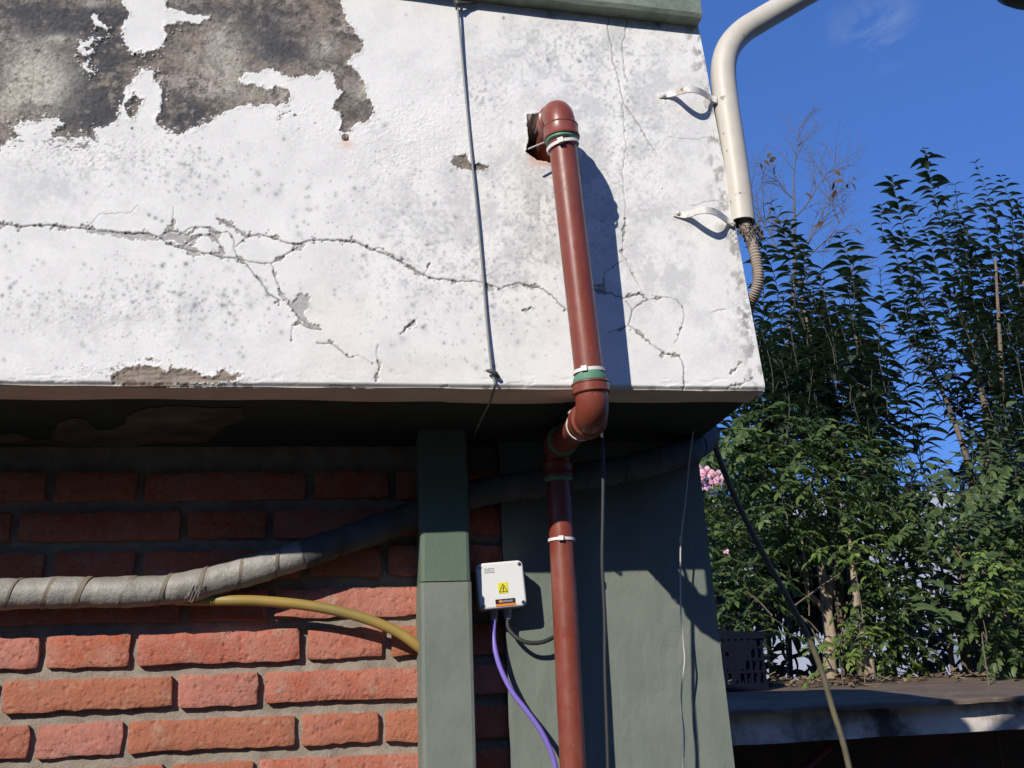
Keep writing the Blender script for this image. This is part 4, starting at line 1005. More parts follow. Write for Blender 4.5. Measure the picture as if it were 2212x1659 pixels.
# crate -------------------------------------------------------------
def on_ledge(x, y): # sheet point carried to the sloping top
    a, bb, c = ray(x, y); d = Vector((a, bb, c)); nn = e_.cross(n_).normalized(); o = Vector((0, 0, EYE))
    return o + d * ((LF - o).dot(nn) / d.dot(nn))
cr = on_ledge(1662, 1493); CW, CD = .36, .26
crate = empty('plastic_crate', cr, 'dark navy slatted plastic crate on the ledge behind the green column', 'crate')
CH = at(1655, 1366, cr.y).z - cr.z
def Cp(a, s, z): return cr + e_ * (a - CW) + Vector((n_.x, n_.y, 0)) * s + Vector((0, 0, z + .003 + .085 * s))
def cbox(mb, a0, a1, s0, s1, z0, z1): mb.add([Cp(a, s, z) for a in (a0, a1) for s in (s0, s1) for z in (z0, z1)], BOXF)
def panel(front):
    mb = MB()
    for z0, z1 in ((0, .13 * CH), (.30 * CH, .34 * CH), (.51 * CH, .55 * CH), (.71 * CH, .75 * CH)): cbox(mb, .0, CW, *front, z0, min(z1, CH))
    for k in range(15): cbox(mb, .006 + k * (CW - .018) / 14, .012 + k * (CW - .018) / 14 + .002, front[0] + .001, front[1] - .001, .02, CH - .02)
    if front[0] > .1: cbox(mb, .002, CW - .002, front[0] + .002, front[1] - .0005, .01, CH - .02)
    cbox(mb, .05, .17, front[0] + .002, front[1] - .002, .55 * CH, .71 * CH)
    return mb
panel((0, .006)).build('front_panel', M['crate'], crate); panel((CD - .006, CD)).build('back_panel', M['crate'], crate)
for s_ in (0, 1):
    mb = MB(); a0 = 0 if s_ == 0 else CW - .006
    for z0, z1 in ((0, .13 * CH), (.30 * CH, .34 * CH), (.51 * CH, .55 * CH), (.71 * CH, .75 * CH)): cbox(mb, a0, a0 + .006, .007, CD - .007, z0, z1)
    for k in range(11): cbox(mb, a0 + .001, a0 + .005, .01 + k * .024, .017 + k * .024, .02, CH - .02)
    cbox(mb, a0 + .002, a0 + .0045, .008, CD - .008, .01, CH - .02)
    mb.build('side_panel', M['crate'], crate)
mb = MB()
cbox(mb, -.004, CW + .004, -.005, .009, CH - .022, CH); cbox(mb, -.004, CW + .004, CD - .009, CD + .005, CH - .022, CH); cbox(mb, -.004, .009, .0091, CD - .0091, CH - .022, CH); cbox(mb, CW - .009, CW + .004, .0091, CD - .0091, CH - .022, CH)
mb.build('rim', M['crate'], crate)
mb = MB(); cbox(mb, .007, CW - .007, .007, CD - .007, .003, .008); mb.build('crate_floor', M['crate'], crate)
# stump and litter on the ledge
sp = L(1.13, .80, 0)
b = MB(); V_, Fc = tube([sp + Vector((0, 0, -.004)), sp + Vector((0, 0, .02)), sp + Vector((.003, 0, .05))], [.048, .042, .038], 14)
for q in range(28, 42): V_[q] = V_[q] + Vector((0, 0, (.012 if V_[q].x < sp.x + .01 else -.004) + .004 * math.sin(q * 2.3)))
b.add(V_, Fc); tag(b.build('cut_stump', M['stump']), 'short pale cut stump sitting at the back of the ledge', 'stump')
b = MB()
for _ in range(420):
    t = R2.gauss(.12, .28) if R2.random() < .75 else R2.uniform(.2, 1.2); s = R2.uniform(.68, .93) if R2.random() < .7 else R2.uniform(.55, .93); c = L(t, s, R2.uniform(.003, .02)); sz = R2.uniform(.008, .026)
    a = R2.uniform(0, 6.28); u = Vector((math.cos(a), math.sin(a), R2.uniform(-.4, .5))); v = Vector((-math.sin(a), math.cos(a), R2.uniform(-.4, .6)))
    if R2.random() < .3: b.add(*tube([c, c + u * sz * 3.2], .0014, 4))
    else: b.add([c - u * sz, c - v * sz * .45 + Vector((0, 0, .003)), c + u * sz, c + v * sz * .45 + Vector((0, 0, .004))], [(0, 1, 2), (0, 2, 3)])
tag(b.build('leaf_litter', M['litter']), 'dry leaves and twigs littering the back of the ledge', 'leaf litter', None, 'stuff')

# ------------------------------------------------------------------ plants
def leaf_template(length=1, width=.4, droop=.35, fold=.12, n=5, bl=.35):
    V_ = []; Fc = []
    for k in range(n + 1):
        t = k / n; w = width * .5 * (math.sin(math.pi * min(1, t * .96 + .03)) ** .8) * (1.08 - .35 * abs(t - bl)); z = -droop * t * t + .12 * droop * t
        x = t * (1 - .25 * droop * t)
        V_ += [(x, -w, z + fold * w), (x, 0, z - .25 * fold * w), (x, w, z + fold * w)]
    for k in range(n):
        a = 3 * k; Fc += [(a, a + 3, a + 4, a + 1), (a + 1, a + 4, a + 5, a + 2)]
    return np.array(V_, np.float32), Fc
class Foliage:
    """collects leaves as frames; the largest-looking go out as objects, the rest as one mesh"""
    def __init__(s, root, mt, temps, keep=300, cap_name='leaf'):
        s.root = root; s.mt = mt; s.temps = temps; s.fr = []; s.keep = keep; s.name = cap_name
    def add(s, p, d, nrm, size, pri=0):
        d = d.normalized(); nrm = (nrm - d * nrm.dot(d))
        if nrm.length < 1e-4: nrm = d.orthogonal()
        nrm.normalize(); w = nrm.cross(d)
        s.fr.append((p, d, w, nrm, size, pri, random.randrange(len(s.temps))))
    def build(s):
        eye = Vector((0, 0, EYE))
        ok = []
        for f in s.fr:
            u, v = proj(f[0].x, f[0].y, f[0].z)
            inside = -30 < u < 2240 and -30 < v < 1500 and not (u < 1520 + .12 * v)
            ok.append((f[5] + (1 if inside else -5) + .1 * f[4] / (f[0] - eye).length + (-.02 * f[0].y), f))
        ok.sort(key=lambda q: -q[0])
        meshes = []
        for V_, Fc in s.temps:
            me = bpy.data.meshes.new(s.name); me.from_pydata([tuple(v) for v in V_], [], Fc); me.materials.append(s.mt)
            me.polygons.foreach_set('use_smooth', [True] * len(Fc)); me.update(); meshes.append(me)
        for _, f in ok[:s.keep]:
            o = bpy.data.objects.new(s.name, meshes[f[6]]); col.objects.link(o); o.parent = s.root
            M4 = Matrix(((f[1].x, f[2].x, f[3].x), (f[1].y, f[2].y, f[3].y), (f[1].z, f[2].z, f[3].z))) * f[4]
            M4 = M4.to_4x4(); M4.translation = f[0] - s.root.location; o.matrix_basis = M4
        rest = ok[s.keep:]
        if rest:
            VV = []; FF = []; n = 0
            for _, f in rest:
                V_, Fc = s.temps[f[6]]
                R = np.array((f[1], f[2], f[3])); P_ = (V_ * f[4]) @ R + np.array(f[0])
                VV.append(P_); FF += [tuple(i + n for i in q) for q in Fc]; n += len(V_)
            me = bpy.data.meshes.new('foliage'); me.from_pydata(np.concatenate(VV).tolist(), [], FF); me.materials.append(s.mt)
            me.polygons.foreach_set('use_smooth', [True] * len(FF)); me.update()
            o = bpy.data.objects.new('foliage', me); col.objects.link(o); adopt(o, s.root); o['kind'] = 'stuff'
VIEW = Vector((.35, 1, .1)).normalized()
def shoot(fol, stems, pts, Y, gap, leaf, rst=.0034, pri=0, jitter=.25, y0=0, dens=1.0):
    """an upright privet shoot: stem with opposite arching leaves"""
    wob = random.uniform(4, 16) * random.choice((-1, 1))
    P = smooth_path([at(x + (wob if 0 < q < len(pts) - 1 and q % 2 else 0), y, Y + random.uniform(-.06, .06)) for q, (x, y) in enumerate(pts)], 14)
    stems.add(*tube(P[::3] + [P[-1]], [rst * (.35 + .65 * k / (len(P[::3]))) for k in range(len(P[::3]) + 1)], 5, False))
    l = 0; nxt = px(6, Y); k = 0; g = px(gap, Y); tot = sum((a - c).length for a, c in zip(P, P[1:]))
    for a, c in zip(P, P[1:]):
        seg_ = (c - a).length
        while nxt <= l + seg_:
            p = a.lerp(c, (nxt - l) / seg_); t = (a - c).normalized()         # towards the tip
            side = t.cross(VIEW).normalized(); dep = t.cross(side)
            ang = (0 if k % 2 == 0 else .55) + random.uniform(-.5, .5)
            bvec = side * math.cos(ang) + dep * math.sin(ang)
            sc = leaf * min(1, .45 + .55 * (nxt / px(60, Y))) * random.uniform(.6, 1.2)
            for sg in (-1, 1):
                if random.random() > dens - .06: continue
                sc *= random.uniform(.8, 1.2)
                up = .85 if nxt < px(40, Y) else .58
                d = bvec * sg + t * (up + random.uniform(-jitter, jitter) * 1.5) + Vector((random.uniform(-.18, .18), random.uniform(-.2, .2), .16 + random.uniform(-.15, .15)))
                fol.add(p, d, t + Vector((0, .15, .6)) + bvec * random.uniform(-.2, .2), px(sc * 1.12, Y), pri)
            k += 1; nxt += g * random.uniform(.6, 1.4)
        l += seg_
def trunk(mb, pts, r0, r1, n=6, segs=9):
    P = smooth_path([Vector(p) for p in pts], n); m_ = len(P)
    mb.add(*tube(P, [r0 + (r1 - r0) * k / (m_ - 1) for k in range(m_)], segs))
PV = [leaf_template(1, .38, .70, .3), leaf_template(1, .35, .85, .35), leaf_template(1, .41, .6, .2)]
PIN = [leaf_template(1, .42, .25, .2, 4), leaf_template(1, .38, .4, .25, 4)]
BR = [leaf_template(1, .48, .35, .2, 5), leaf_template(1, .44, .2, .12, 5)]

# --- tall privet at the right edge
root = empty('privet_tree', Vector((at(2150, 1450, 4.3).x, 4.5, 0)), 'tall dark privet tree at the right edge with upright shoots against the blue sky', 'tree')
fol = Foliage(root, M['privet'], PV); stems = MB(); Y = 4.5
shoots = [([(1998, 318), (2035, 440), (2072, 560), (2110, 700), (2160, 880)], 2), ([(1926, 380), (1955, 470), (1985, 590), (2020, 720), (2080, 900)], 2), ([(2106, 348), (2135, 470), (2170, 600), (2210, 760), (2240, 900)], 2),
          ([(2160, 378), (2172, 450), (2190, 560), (2215, 680)], 2), ([(1906, 440), (1920, 500), (1945, 580), (1975, 690), (2030, 840)], 2), ([(1900, 575), (1925, 640), (1965, 740), (2040, 880)], 2),
          ([(1970, 440), (2000, 520), (2040, 640), (2090, 780)], 1.5), ([(2040, 452), (2070, 540), (2105, 660), (2150, 800)], 1.5), ([(2075, 460), (2095, 560), (2130, 680), (2170, 820)], 1.5), ([(2210, 500), (2222, 600), (2240, 720)], 1.5),
          ([(2195, 430), (2215, 560), (2240, 700)], 1.5), ([(1960, 640), (2000, 740), (2060, 860), (2100, 960)], 1.2), ([(2140, 600), (2160, 700), (2200, 840)], 1.2), ([(2062, 395), (2090, 500), (2125, 620), (2160, 760)], 1.6), ([(2018, 420), (2050, 520), (2085, 640)], 1.5), ([(1948, 500), (1980, 600), (2020, 720)], 1.5), ([(2130, 430), (2150, 540), (2185, 660)], 1.5), ([(2180, 470), (2200, 580), (2230, 700)], 1.4)]
for P_, pr in shoots: shoot(fol, stems, P_, Y + random.uniform(-.15, .2), 15, 38, pri=pr)
for _ in range(84):
    x = random.uniform(2060, 2290); y = random.uniform(520, 1000)
    if x < 2090 and y > 780: x += 60
    sh = random.uniform(.05, .42); ln = random.uniform(170, 330)
    shoot(fol, stems, [(x, y), (x + sh * ln * .5, y + ln * .5), (x + sh * ln + 10, y + ln)], Y + random.uniform(-.35, .6), 16, 38, jitter=.45, dens=.95)
for _ in range(8):
    x = random.uniform(1940, 2050); y = random.uniform(600, 740); ln = random.uniform(120, 200)
    shoot(fol, stems, [(x, y), (x + .2 * ln, y + ln * .5), (x + .38 * ln, y + ln)], Y + random.uniform(-.2, .4), 16, 38, jitter=.4, dens=.95)
tb = MB(); G0 = Vector((at(2150, 1450, 4.5).x, 4.5, 0))
for dx, x1, y1, x2, y2 in ((0, 2130, 900, 2060, 620), (.1, 2170, 940, 2150, 560), (.22, 2230, 900, 2210, 600), (-.08, 2090, 1000, 2000, 760)):
    trunk(tb, [G0 + Vector((dx, 0, 0)), at(2150 + dx * 260, 1300, 4.5), at(x1, y1, 4.5), at(x2, y2, 4.5)], .035, .006)
tb.build('trunk', M['bark'], root, True); stems.build('twigs', M['green_stem'], root, True)['kind'] = 'stuff'; fol.build()

# --- second privet beside the pole
root = empty('privet_tree', Vector((at(1760, 1450, 4.2).x, 4.2, 0)), 'broader dark privet tree behind the cream pole and white wall corner', 'tree')
fol = Foliage(root, M['privet'], PV); stems = MB(); Y = 4.1
shoots = [([(1664, 436), (1688, 520), (1715, 630), (1745, 760), (1775, 900)], 2), ([(1812, 500), (1828, 600), (1850, 720), (1875, 860), (1885, 980)], 2), ([(1705, 475), (1728, 560), (1755, 680), (1780, 820)], 2),
          ([(1640, 520), (1660, 600), (1690, 720), (1725, 860)], 2), ([(1735, 520), (1755, 600), (1780, 700), (1800, 840)], 1.6), ([(1768, 590), (1785, 680), (1810, 800), (1830, 930)], 1.6), ([(1862, 605), (1868, 690), (1880, 790), (1890, 900)], 1.8),
          ([(1620, 610), (1640, 700), (1670, 810), (1700, 930)], 1.6), ([(1900, 690), (1905, 770), (1915, 860), (1920, 960)], 1.6), ([(1845, 560), (1850, 650), (1862, 760)], 1.6), ([(1930, 770), (1945, 850), (1950, 960)], 1.2), ([(1990, 800), (1985, 880), (1975, 980)], 1.2), ([(1622, 500), (1634, 580), (1650, 680)], 1.4)]
for P_, pr in shoots: shoot(fol, stems, P_, Y + random.uniform(-.15, .25), 16, 41, pri=pr)
for _ in range(92):
    x = random.uniform(1585, 1910); y = random.uniform(600, 900); ln = random.uniform(130, 260)
    if x > 1840 and y < 680: y += 120
    sl = random.uniform(-.12, .34)
    shoot(fol, stems, [(x, y), (x + sl * .5 * ln, y + ln * .5), (x + sl * ln, y + ln)], Y + random.uniform(-.3, .7), 16, 40, jitter=.5, dens=.95)
for _ in range(7):
    x = random.uniform(1900, 1985); y = random.uniform(850, 960); ln = random.uniform(90, 150)
    shoot(fol, stems, [(x, y), (x + .1 * ln, y + ln * .5), (x + .2 * ln, y + ln)], Y + random.uniform(0, .8), 26, 56, jitter=.5, dens=.85)
tb = MB(); G0 = Vector((at(1800, 1450, 4.2).x, 4.2, 0))
for dx, x1, y1, x2, y2 in ((0, 1800, 950, 1730, 640), (.12, 1875, 960, 1845, 700), (-.12, 1700, 1000, 1670, 760)):
    trunk(tb, [G0 + Vector((dx, 0, 0)), at(1810 + dx * 260, 1250, 4.2), at(x1, y1, 4.2), at(x2, y2, 4.2)], .030, .006)
tb.build('trunk', M['bark'], root, True); stems.build('twigs', M['green_stem'], root, True)['kind'] = 'stuff'; fol.build()

# --- arching fronds with small leaflets
def frond(fol, stems, x, y, Y, ln, ang, leaflets=7, size=24, pri=0, depth=None):
    p = at(x, y, Y); d = Vector((math.cos(ang), (random.uniform(-.75, .25) if depth is None else depth), math.sin(ang))).normalized(); g = px(ln, Y) / leaflets; P = [p]
    upv = Vector((0, 0, 1)); upv = (upv - d * upv.dot(d)).normalized(); side = d.cross(upv).normalized()
    for k in range(leaflets):
        dd = (d + Vector((0, 0, -.16 * k))).normalized(); q = P[-1] + dd * g; P.append(q)
        nrm = side.cross(dd) * -1
        if nrm.z < 0: nrm = -nrm
        for sg in (-1, 1):
            fol.add(q, side * sg + dd * random.uniform(.2, 1.0) + Vector((random.uniform(-.3, .3), random.uniform(-.3, .3), random.uniform(-.45, .15))), nrm + Vector((random.uniform(-.7, .7), random.uniform(-.8, .2), random.uniform(-.3, .3))), px(size * random.uniform(.55, 1.2) * (1 - .3 * k / leaflets), Y), pri)
    fol.add(P[-1], (P[-1] - P[-2]), upv + Vector((0, -.3, 0)), px(size, Y), pri)
    stems.add(*tube(P, .0016, 4, False))
def inpoly(P, x, y):
    r = False
    for k in range(len(P)):
        (x0, y0), (x1, y1) = P[k], P[k - 1]
        if (y0 > y) != (y1 > y) and x < (x1 - x0) * (y - y0) / (y1 - y0) + x0: r = not r
    return r
def fill(P, n, fn):
    xs_ = [p[0] for p in P]; ys_ = [p[1] for p in P]; c = 0
    while c < n:
        x, y = random.uniform(min(xs_), max(xs_)), random.uniform(min(ys_), max(ys_))
        if inpoly(P, x, y): fn(x, y); c += 1
# flowering shrub in front, left
root = empty('flowering_shrub', Vector((at(1790, 1440, 3.95).x, 3.95, 0)), 'bushy green shrub with feathery leaves, bare lower trunk and a few pink flowers', 'shrub')
fol = Foliage(root, M['pinnate'], PIN); stems = MB()
def fr(Ylo, Yhi, sz=24): return lambda x, y: frond(fol, stems, x, y, random.uniform(Ylo, Yhi), random.uniform(60, 105), random.choice((random.uniform(-.5, .9), random.uniform(2.2, 3.6))), random.randint(5, 8), sz * random.uniform(.8, 1.2))
fill([(1560, 905), (1660, 880), (1740, 905), (1850, 930), (1900, 990), (1930, 1090), (1900, 1180), (1830, 1210), (1720, 1190), (1640, 1180), (1530, 1140), (1440, 1120), (1440, 980)], 320, fr(3.6, 4.2, 27))
fill([(1490, 1080), (1600, 1130), (1680, 1180), (1690, 1290), (1640, 1370), (1430, 1390), (1430, 1090)], 150, fr(3.5, 4.2, 25))
fill([(1850, 1230), (1930, 1200), (1990, 1290), (1980, 1400), (1900, 1420), (1860, 1330)], 62, fr(3.65, 4.0, 27))
for (x, y, a) in ((1745, 1000, .3), (1790, 1010, 2.8), (1700, 1030, .2), (1830, 990, .1), (1620, 960, 2.9), (1700, 960, .4), (1770, 1080, .0), (1700, 1100, 2.7), (1820, 1090, .2), (1660, 1000, 2.6)):
    for k in range(3): frond(fol, stems, x + random.uniform(-20, 20), y + random.uniform(-20, 20), 3.55, 105, a + random.uniform(-.4, .4), 8, 28, 1)
tb = MB(); g0 = at(1798, 1480, 3.95)
trunk(tb, [(g0.x, 3.95, 0), g0, at(1797, 1390, 3.95), at(1788, 1330, 3.95), at(1790, 1275, 3.94), at(1794, 1243, 3.93)], .028, .017)
trunk(tb, [at(1787, 1330, 3.95), at(1765, 1298, 3.93), at(1744, 1274, 3.92), at(1738, 1210, 3.9), at(1725, 1120, 3.9)], .012, .004)
trunk(tb, [at(1783, 1300, 3.95), at(1776, 1262, 3.93), at(1770, 1200, 3.92), at(1750, 1110, 3.9)], .013, .005)
trunk(tb, [at(1790, 1290, 3.95), at(1806, 1230, 3.95), at(1812, 1150, 3.95), at(1820, 1050, 3.95)], .010, .004)
trunk(tb, [at(1786, 1310, 3.95), at(1781, 1250, 3.9), at(1779, 1215, 3.9)], .010, .006)
g1_ = at(1884, 1490, 3.8)
trunk(tb, [(g1_.x, 3.8, 0), g1_, at(1875, 1440, 3.8), at(1860, 1375, 3.8), at(1850, 1300, 3.8), at(1842, 1220, 3.8), at(1834, 1140, 3.8)], .026, .009)
tb.build('trunk', M['pale_bark'], root, True)
for a, c, Yq in (((1613, 1278), (1668, 1330), 3.45), ((1716, 1308), (1815, 1238), 3.5), ((1742, 1200), (1748, 1330), 3.8), ((1826, 1390), (1808, 1290), 3.9), ((1812, 1395), (1830, 1300), 3.9), ((1770, 1390), (1735, 1335), 3.8), ((1768, 1365), (1730, 1330), 3.85), ((1690, 1090), (1705, 1140), 3.7), ((1740, 1040), (1748, 1075), 3.6)):
    MB().add(*tube([at(*a, Yq), at((a[0] + c[0]) / 2 + 2, (a[1] + c[1]) / 2 - 2, Yq), at(*c, Yq)], .0028, 6)).build('dry_twig', M['bark'], root)
stems.build('leaf_stalks', M['green_stem'], root).__setitem__('kind', 'stuff'); fol.build()
fb = []
for (fx, fy) in ((1510, 1020), (1527, 1022), (1541, 1034), (1518, 1050), (1530, 1040), (1550, 1032), (1567, 1190)):
    b = MB(); c = at(fx, fy, 3.35 + random.uniform(-.03, .03)); ax = Vector((random.uniform(-.5, .4), -1, random.uniform(-.2, .5))).normalized(); u = ax.orthogonal().normalized(); w = ax.cross(u)
    big = px(random.uniform(13, 17) if fy < 1100 else 8, 3.35)
    b.add(*tube([c - ax * big * .9, c - ax * big * .3, c], [big * .12, big * .22, big * .35], 8, False))
    for k in range(5 if fy < 1100 else 3):
        a = k * 1.2566; d = u * math.cos(a) + w * math.sin(a); s = ax.cross(d)
        b.add([c + d * big * .25, c + d * big * .7 + s * big * .45 + ax * big * .25, c + d * big * 1.15 + ax * big * .12 + s * big * .2, c + d * big * 1.15 + ax * big * .12 - s * big * .2, c + d * big * .7 - s * big * .45 + ax * big * .25], [(0, 1, 2, 3, 4)])
    b.build('flower', M['petal'], root)
# broad-leaved shrub at right
root = empty('broadleaf_shrub', Vector((at(2080, 1440, 3.95).x, 3.95, 0)), 'dense grey green shrub with broad leaves behind the right end of the ledge', 'shrub')
fol = Foliage(root, M['broad'], BR); stems = MB()
def branch(x, y, Y, sz, n=9, pri=0):
    p = at(x, y, Y); d = Vector((random.uniform(-.8, .8), random.uniform(-.7, .2), random.uniform(-.3, .9))).normalized(); g = px(16, Y); P = [p]
    for k in range(n):
        d = (d + Vector((random.uniform(-.12, .12), 0, -.06))).normalized(); q = P[-1] + d * g; P.append(q)
        side = d.cross(Vector((random.uniform(-.3, .3), -.4, 1))).normalized() * (1 if k % 2 else -1)
        fol.add(q, side + d * .6 + Vector((0, -.2, -.05)), Vector((random.uniform(-.5, .3), -.6, 1)), px(sz * random.uniform(.7, 1.2), Y), pri)
    stems.add(*tube(P, .0018, 4, False))
fill([(1900, 1040), (1990, 1030), (2080, 1000), (2190, 940), (2300, 960), (2300, 1440), (2120, 1440), (2010, 1400), (1930, 1300), (1900, 1150)], 170, lambda x, y: branch(x, y, random.uniform(3.7, 4.5), 36))
for x, y in ((2090, 1180), (2110, 1200), (2060, 1160), (2150, 1260), (2100, 1330), (2070, 1370), (2120, 1390), (2180, 1400), (2050, 1240)): branch(x, y, 3.62, 58, 8, 1)
tb = MB(); G0 = Vector((at(2080, 1440, 3.95).x, 3.95, 0))
for dx, x1, y1 in ((0, 2050, 1250), (.15, 2130, 1200), (.3, 2190, 1150), (-.12, 1990, 1180), (.06, 2090, 1050)):
    trunk(tb, [G0 + Vector((dx * .7, 0, 0)), at(2080 + 210 * dx, 1420, 3.95), at(x1, y1, 3.95)], .018, .004)
tb.build('trunk', M['bark'], root, True); stems.build('leaf_stalks', M['green_stem'], root).__setitem__('kind', 'stuff'); fol.build()
# climbing feathery shrub over its right half
root = empty('feathery_shrub', Vector((at(2190, 1440, 3.7).x, 3.7, 0)), 'yellow green feathery shrub filling the lower right corner above the ledge', 'shrub')
fol = Foliage(root, M['pinnate'], PIN); stems = MB()
fill([(2100, 1020), (2180, 980), (2290, 1000), (2290, 1440), (2140, 1440), (2110, 1250), (2090, 1120)], 150, lambda x, y: frond(fol, stems, x, y, random.uniform(3.4, 3.9), random.uniform(70, 110), random.choice((random.uniform(-.8, .5), random.uniform(2.6, 3.9))), 8, 26))
fill([(1900, 1050), (2000, 1060), (2060, 1100), (2040, 1180), (1960, 1180), (1900, 1120)], 52, lambda x, y: frond(fol, stems, x, y, random.uniform(3.6, 4.2), random.uniform(60, 100), random.choice((random.uniform(-.8, .5), random.uniform(2.6, 3.9))), 8, 25))
tb = MB(); G0 = Vector((at(2190, 1440, 3.7).x, 3.7, 0))
for x1, y1 in ((2170, 1150), (2205, 1090), (2140, 1200), (2060, 1180)): trunk(tb, [G0, at(2185, 1430, 3.7), at((x1 + 2185) / 2 + 12, (y1 + 1430) / 2, 3.7), at(x1, y1, 3.7)], .012, .003)
tb.build('stem', M['bark'], root, True); stems.build('leaf_stalks', M['green_stem'], root).__setitem__('kind', 'stuff'); fol.build()
# young growth
def young(lab, spots_, Y, gx_, gy_):
    root = empty('young_plant', Vector((at(gx_, gy_, Y).x, Y, 0)), lab, 'plant', 'young bright green growth among the shrubs'); fol = Foliage(root, M['young'], PIN, 260); stems = MB()
    for x, y, n, r in spots_:
        for _ in range(n): frond(fol, stems, x + random.gauss(0, r), y + random.gauss(0, r * .8), Y + random.uniform(-.1, .1), random.uniform(40, 70), random.choice((random.uniform(-.6, .7), random.uniform(2.4, 3.7))), 5, 21)
    tb = MB()
    for x, y, n, r in spots_[:1]: trunk(tb, [root.location, at(gx_, gy_, Y), at(gx_ + (x - gx_) * .5 + 7, (y + gy_) / 2, Y), at(x, y + 15, Y)], .0028, .001)
    tb.build('stem', M['bark'], root, True); stems.build('leaf_stalks', M['green_stem'], root).__setitem__('kind', 'stuff'); fol.build()
young('bright yellow green seedling at the foot of the bare trunk behind the ledge', [(1815, 1400, 12, 20), (1845, 1375, 10, 20), (1795, 1425, 5, 14)], 3.5, 1820, 1470)
young('bright green sprout climbing the second trunk above the ledge', [(1845, 1200, 8, 26), (1825, 1180, 6, 22), (1870, 1170, 6, 18)], 3.45, 1868, 1470)
young('bright green leafy shoot at the lower right above the cut stump', [(2115, 1290, 9, 24), (2150, 1270, 7, 24), (2140, 1190, 7, 22)], 3.3, 2135, 1470)
young('low green plant behind the leaf litter right of the trunk base', [(1935, 1430, 7, 22), (1905, 1435, 6, 16), (1980, 1440, 6, 20)], 3.85, 1930, 1480)
# pale rendered wall far behind the shrubs
wa, wb_ = at(1350, 1075, 9.2), at(2600, 1050, 9.8)
b = MB(); b.add([(wa.x, 9.2, 0), (wb_.x, 9.8, 0), (wb_.x, 9.95, 0), (wa.x, 9.35, 0), (wa.x, 9.2, wa.z), (wb_.x, 9.8, wb_.z), (wb_.x, 9.95, wb_.z), (wa.x, 9.35, wa.z)], [(0, 1, 5, 4), (1, 2, 6, 5), (2, 3, 7, 6), (3, 0, 4, 7), (4, 5, 6, 7)])
tag(b.build('garden_wall', M['pale_wall']), 'pale bluish white garden wall glimpsed through gaps in the shrubs', 'wall')
# shaded growth behind it all
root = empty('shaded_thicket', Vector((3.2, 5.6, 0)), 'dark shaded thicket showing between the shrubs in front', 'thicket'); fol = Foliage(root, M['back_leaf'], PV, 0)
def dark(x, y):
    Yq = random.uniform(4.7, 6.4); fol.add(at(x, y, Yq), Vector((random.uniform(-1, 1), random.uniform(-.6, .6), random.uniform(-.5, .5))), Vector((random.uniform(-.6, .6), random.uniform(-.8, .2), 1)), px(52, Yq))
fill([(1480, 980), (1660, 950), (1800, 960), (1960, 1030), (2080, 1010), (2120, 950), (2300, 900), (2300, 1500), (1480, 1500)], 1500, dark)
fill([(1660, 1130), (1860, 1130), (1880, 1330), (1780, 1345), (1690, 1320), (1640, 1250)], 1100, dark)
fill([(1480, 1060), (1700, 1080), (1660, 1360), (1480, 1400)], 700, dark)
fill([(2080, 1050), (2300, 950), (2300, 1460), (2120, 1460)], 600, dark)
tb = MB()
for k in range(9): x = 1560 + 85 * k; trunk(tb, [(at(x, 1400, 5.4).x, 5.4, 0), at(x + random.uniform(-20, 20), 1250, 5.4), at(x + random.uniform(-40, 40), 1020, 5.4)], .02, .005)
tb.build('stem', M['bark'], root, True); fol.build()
root['kind'] = 'stuff'
# unseen hedge added behind the viewpoint to block low sky light
yh = empty('sky_blocker_hedge', (0, -10.5, 0), 'unseen evergreen hedge added behind the camera to block low sky light', 'hedge'); fol = Foliage(yh, M['back_leaf'], PV, 0)
for _ in range(11000):
    x = random.uniform(-18, 18); h = random.uniform(0, 6.5 + .35 * math.sin(x * 1.3) + .25 * math.sin(x * 3.1))
    fol.fr.append((Vector((x, -10.5 + random.uniform(-.7, .7), h)), *(lambda d: (d, d.orthogonal().normalized(), d.cross(d.orthogonal().normalized())))(Vector((random.uniform(-1, 1), random.uniform(-1, 1), random.uniform(-.6, .6))).normalized()), random.uniform(.35, .6), 0, random.randrange(3)))
tb = MB()
for k in range(19): trunk(tb, [(-17.3 + 1.9 * k, -10.5, 0), (-17.2 + 1.9 * k, -10.5, 2.6), (-17.3 + 1.9 * k, -10.5, 5)], .09, .03)
tb.build('stem', M['bark'], yh, True); fol.build(); yh['kind'] = 'stuff'
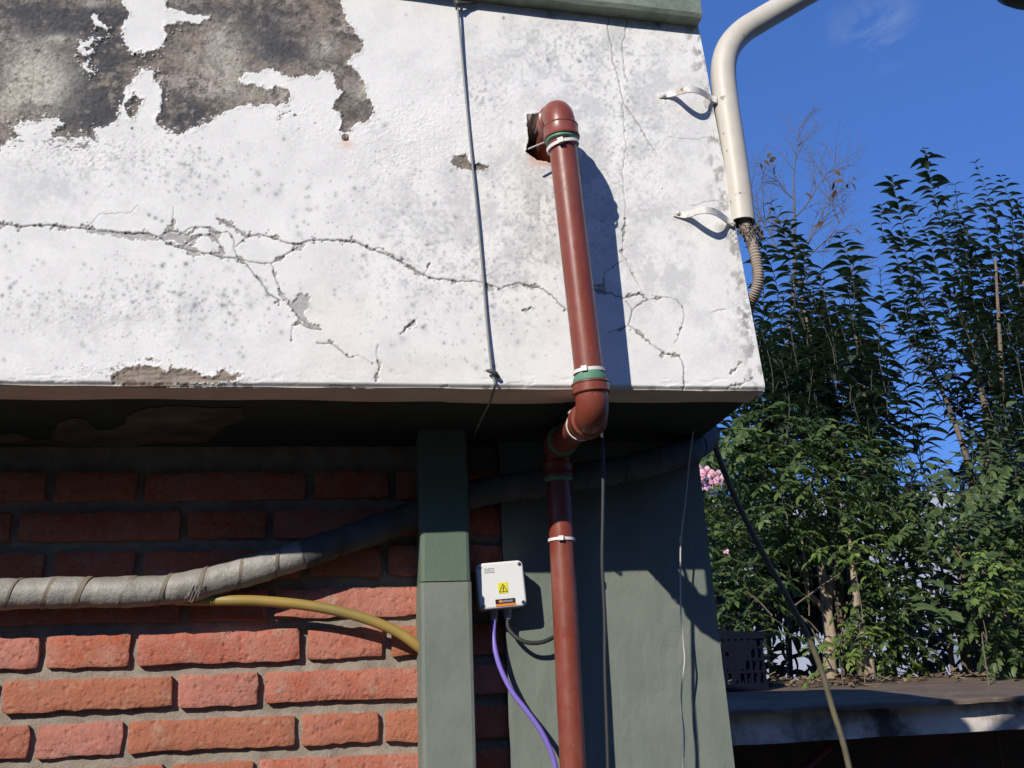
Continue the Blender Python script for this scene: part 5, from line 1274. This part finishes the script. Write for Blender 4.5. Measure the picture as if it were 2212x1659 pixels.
# bare tree -----------------------------------------------------------
root = empty('bare_tree', Vector((at(1640, 1300, 5.6).x, 5.6, 0)), 'almost leafless thin grey tree behind the pole with a few dry brown leaves', 'tree')
tb = MB(); RB_ = random.Random(21)
def twig(p, d, ln, r, depth):
    n = 6; P = [p]
    for k in range(n):
        d = (d + Vector((RB_.uniform(-.16, .16), RB_.uniform(-.1, .1), RB_.uniform(-.06, .14)))).normalized(); P.append(P[-1] + d * ln / n)
    tb.add(*tube(P, [max(.0010, r * (1 - .75 * k / n)) for k in range(n + 1)], 5, False))
    if depth:
        for k in range(1, n + 1):
            for _ in range(2 if depth > 1 else 1):
                if RB_.random() < .78:
                    a = RB_.uniform(.45, .95) * RB_.choice((-1, 1)); s = d.cross(VIEW).normalized()
                    twig(P[k], (d + s * a + Vector((0, RB_.uniform(-.4, .4), RB_.uniform(-.1, .3)))).normalized(), ln * RB_.uniform(.38, .62), r * .5, depth - 1)
Yq = 5.6; G0 = Vector((at(1640, 1300, Yq).x, Yq, 0))
trunk(tb, [G0, at(1690, 1000, Yq), at(1715, 620, Yq), at(1716, 480, Yq), at(1714, 380, Yq)], .02, .005)
for a, c, ln in (((1714, 385), (1748, 245), 140), ((1690, 560), (1612, 360), 190), ((1716, 470), (1860, 330), 200), ((1720, 560), (1890, 400), 230), ((1715, 430), (1655, 380), 90), ((1716, 520), (1640, 470), 110), ((1740, 560), (1850, 430), 170), ((1720, 700), (1905, 560), 220)):
    p = at(*a, Yq); twig(p, (at(*c, Yq) - p).normalized(), px(ln, Yq), .006, 2)
tb.build('trunk', M['twig'], root, True)
fol = Foliage(root, M['dry_leaf'], BR, 60)
for x, y in ((1650, 345), (1662, 350), (1658, 335), (1666, 330), (1640, 350), (1815, 380), (1822, 392), (1838, 395), (1832, 402), (1844, 388), (1800, 392), (1806, 410), (1755, 428), (1768, 465), (1780, 480), (1772, 488), (1850, 530), (1848, 540), (1845, 495), (1690, 480), (1760, 590), (1900, 700), (1775, 650), (1720, 610)):
    fol.add(at(x, y, Yq - .1), Vector((RB_.uniform(-1, 1), RB_.uniform(-.5, .3), RB_.uniform(-1, 1))), Vector((RB_.uniform(-1, 1), -1, RB_.uniform(-.5, 1))), px(24, Yq))
fol.build()
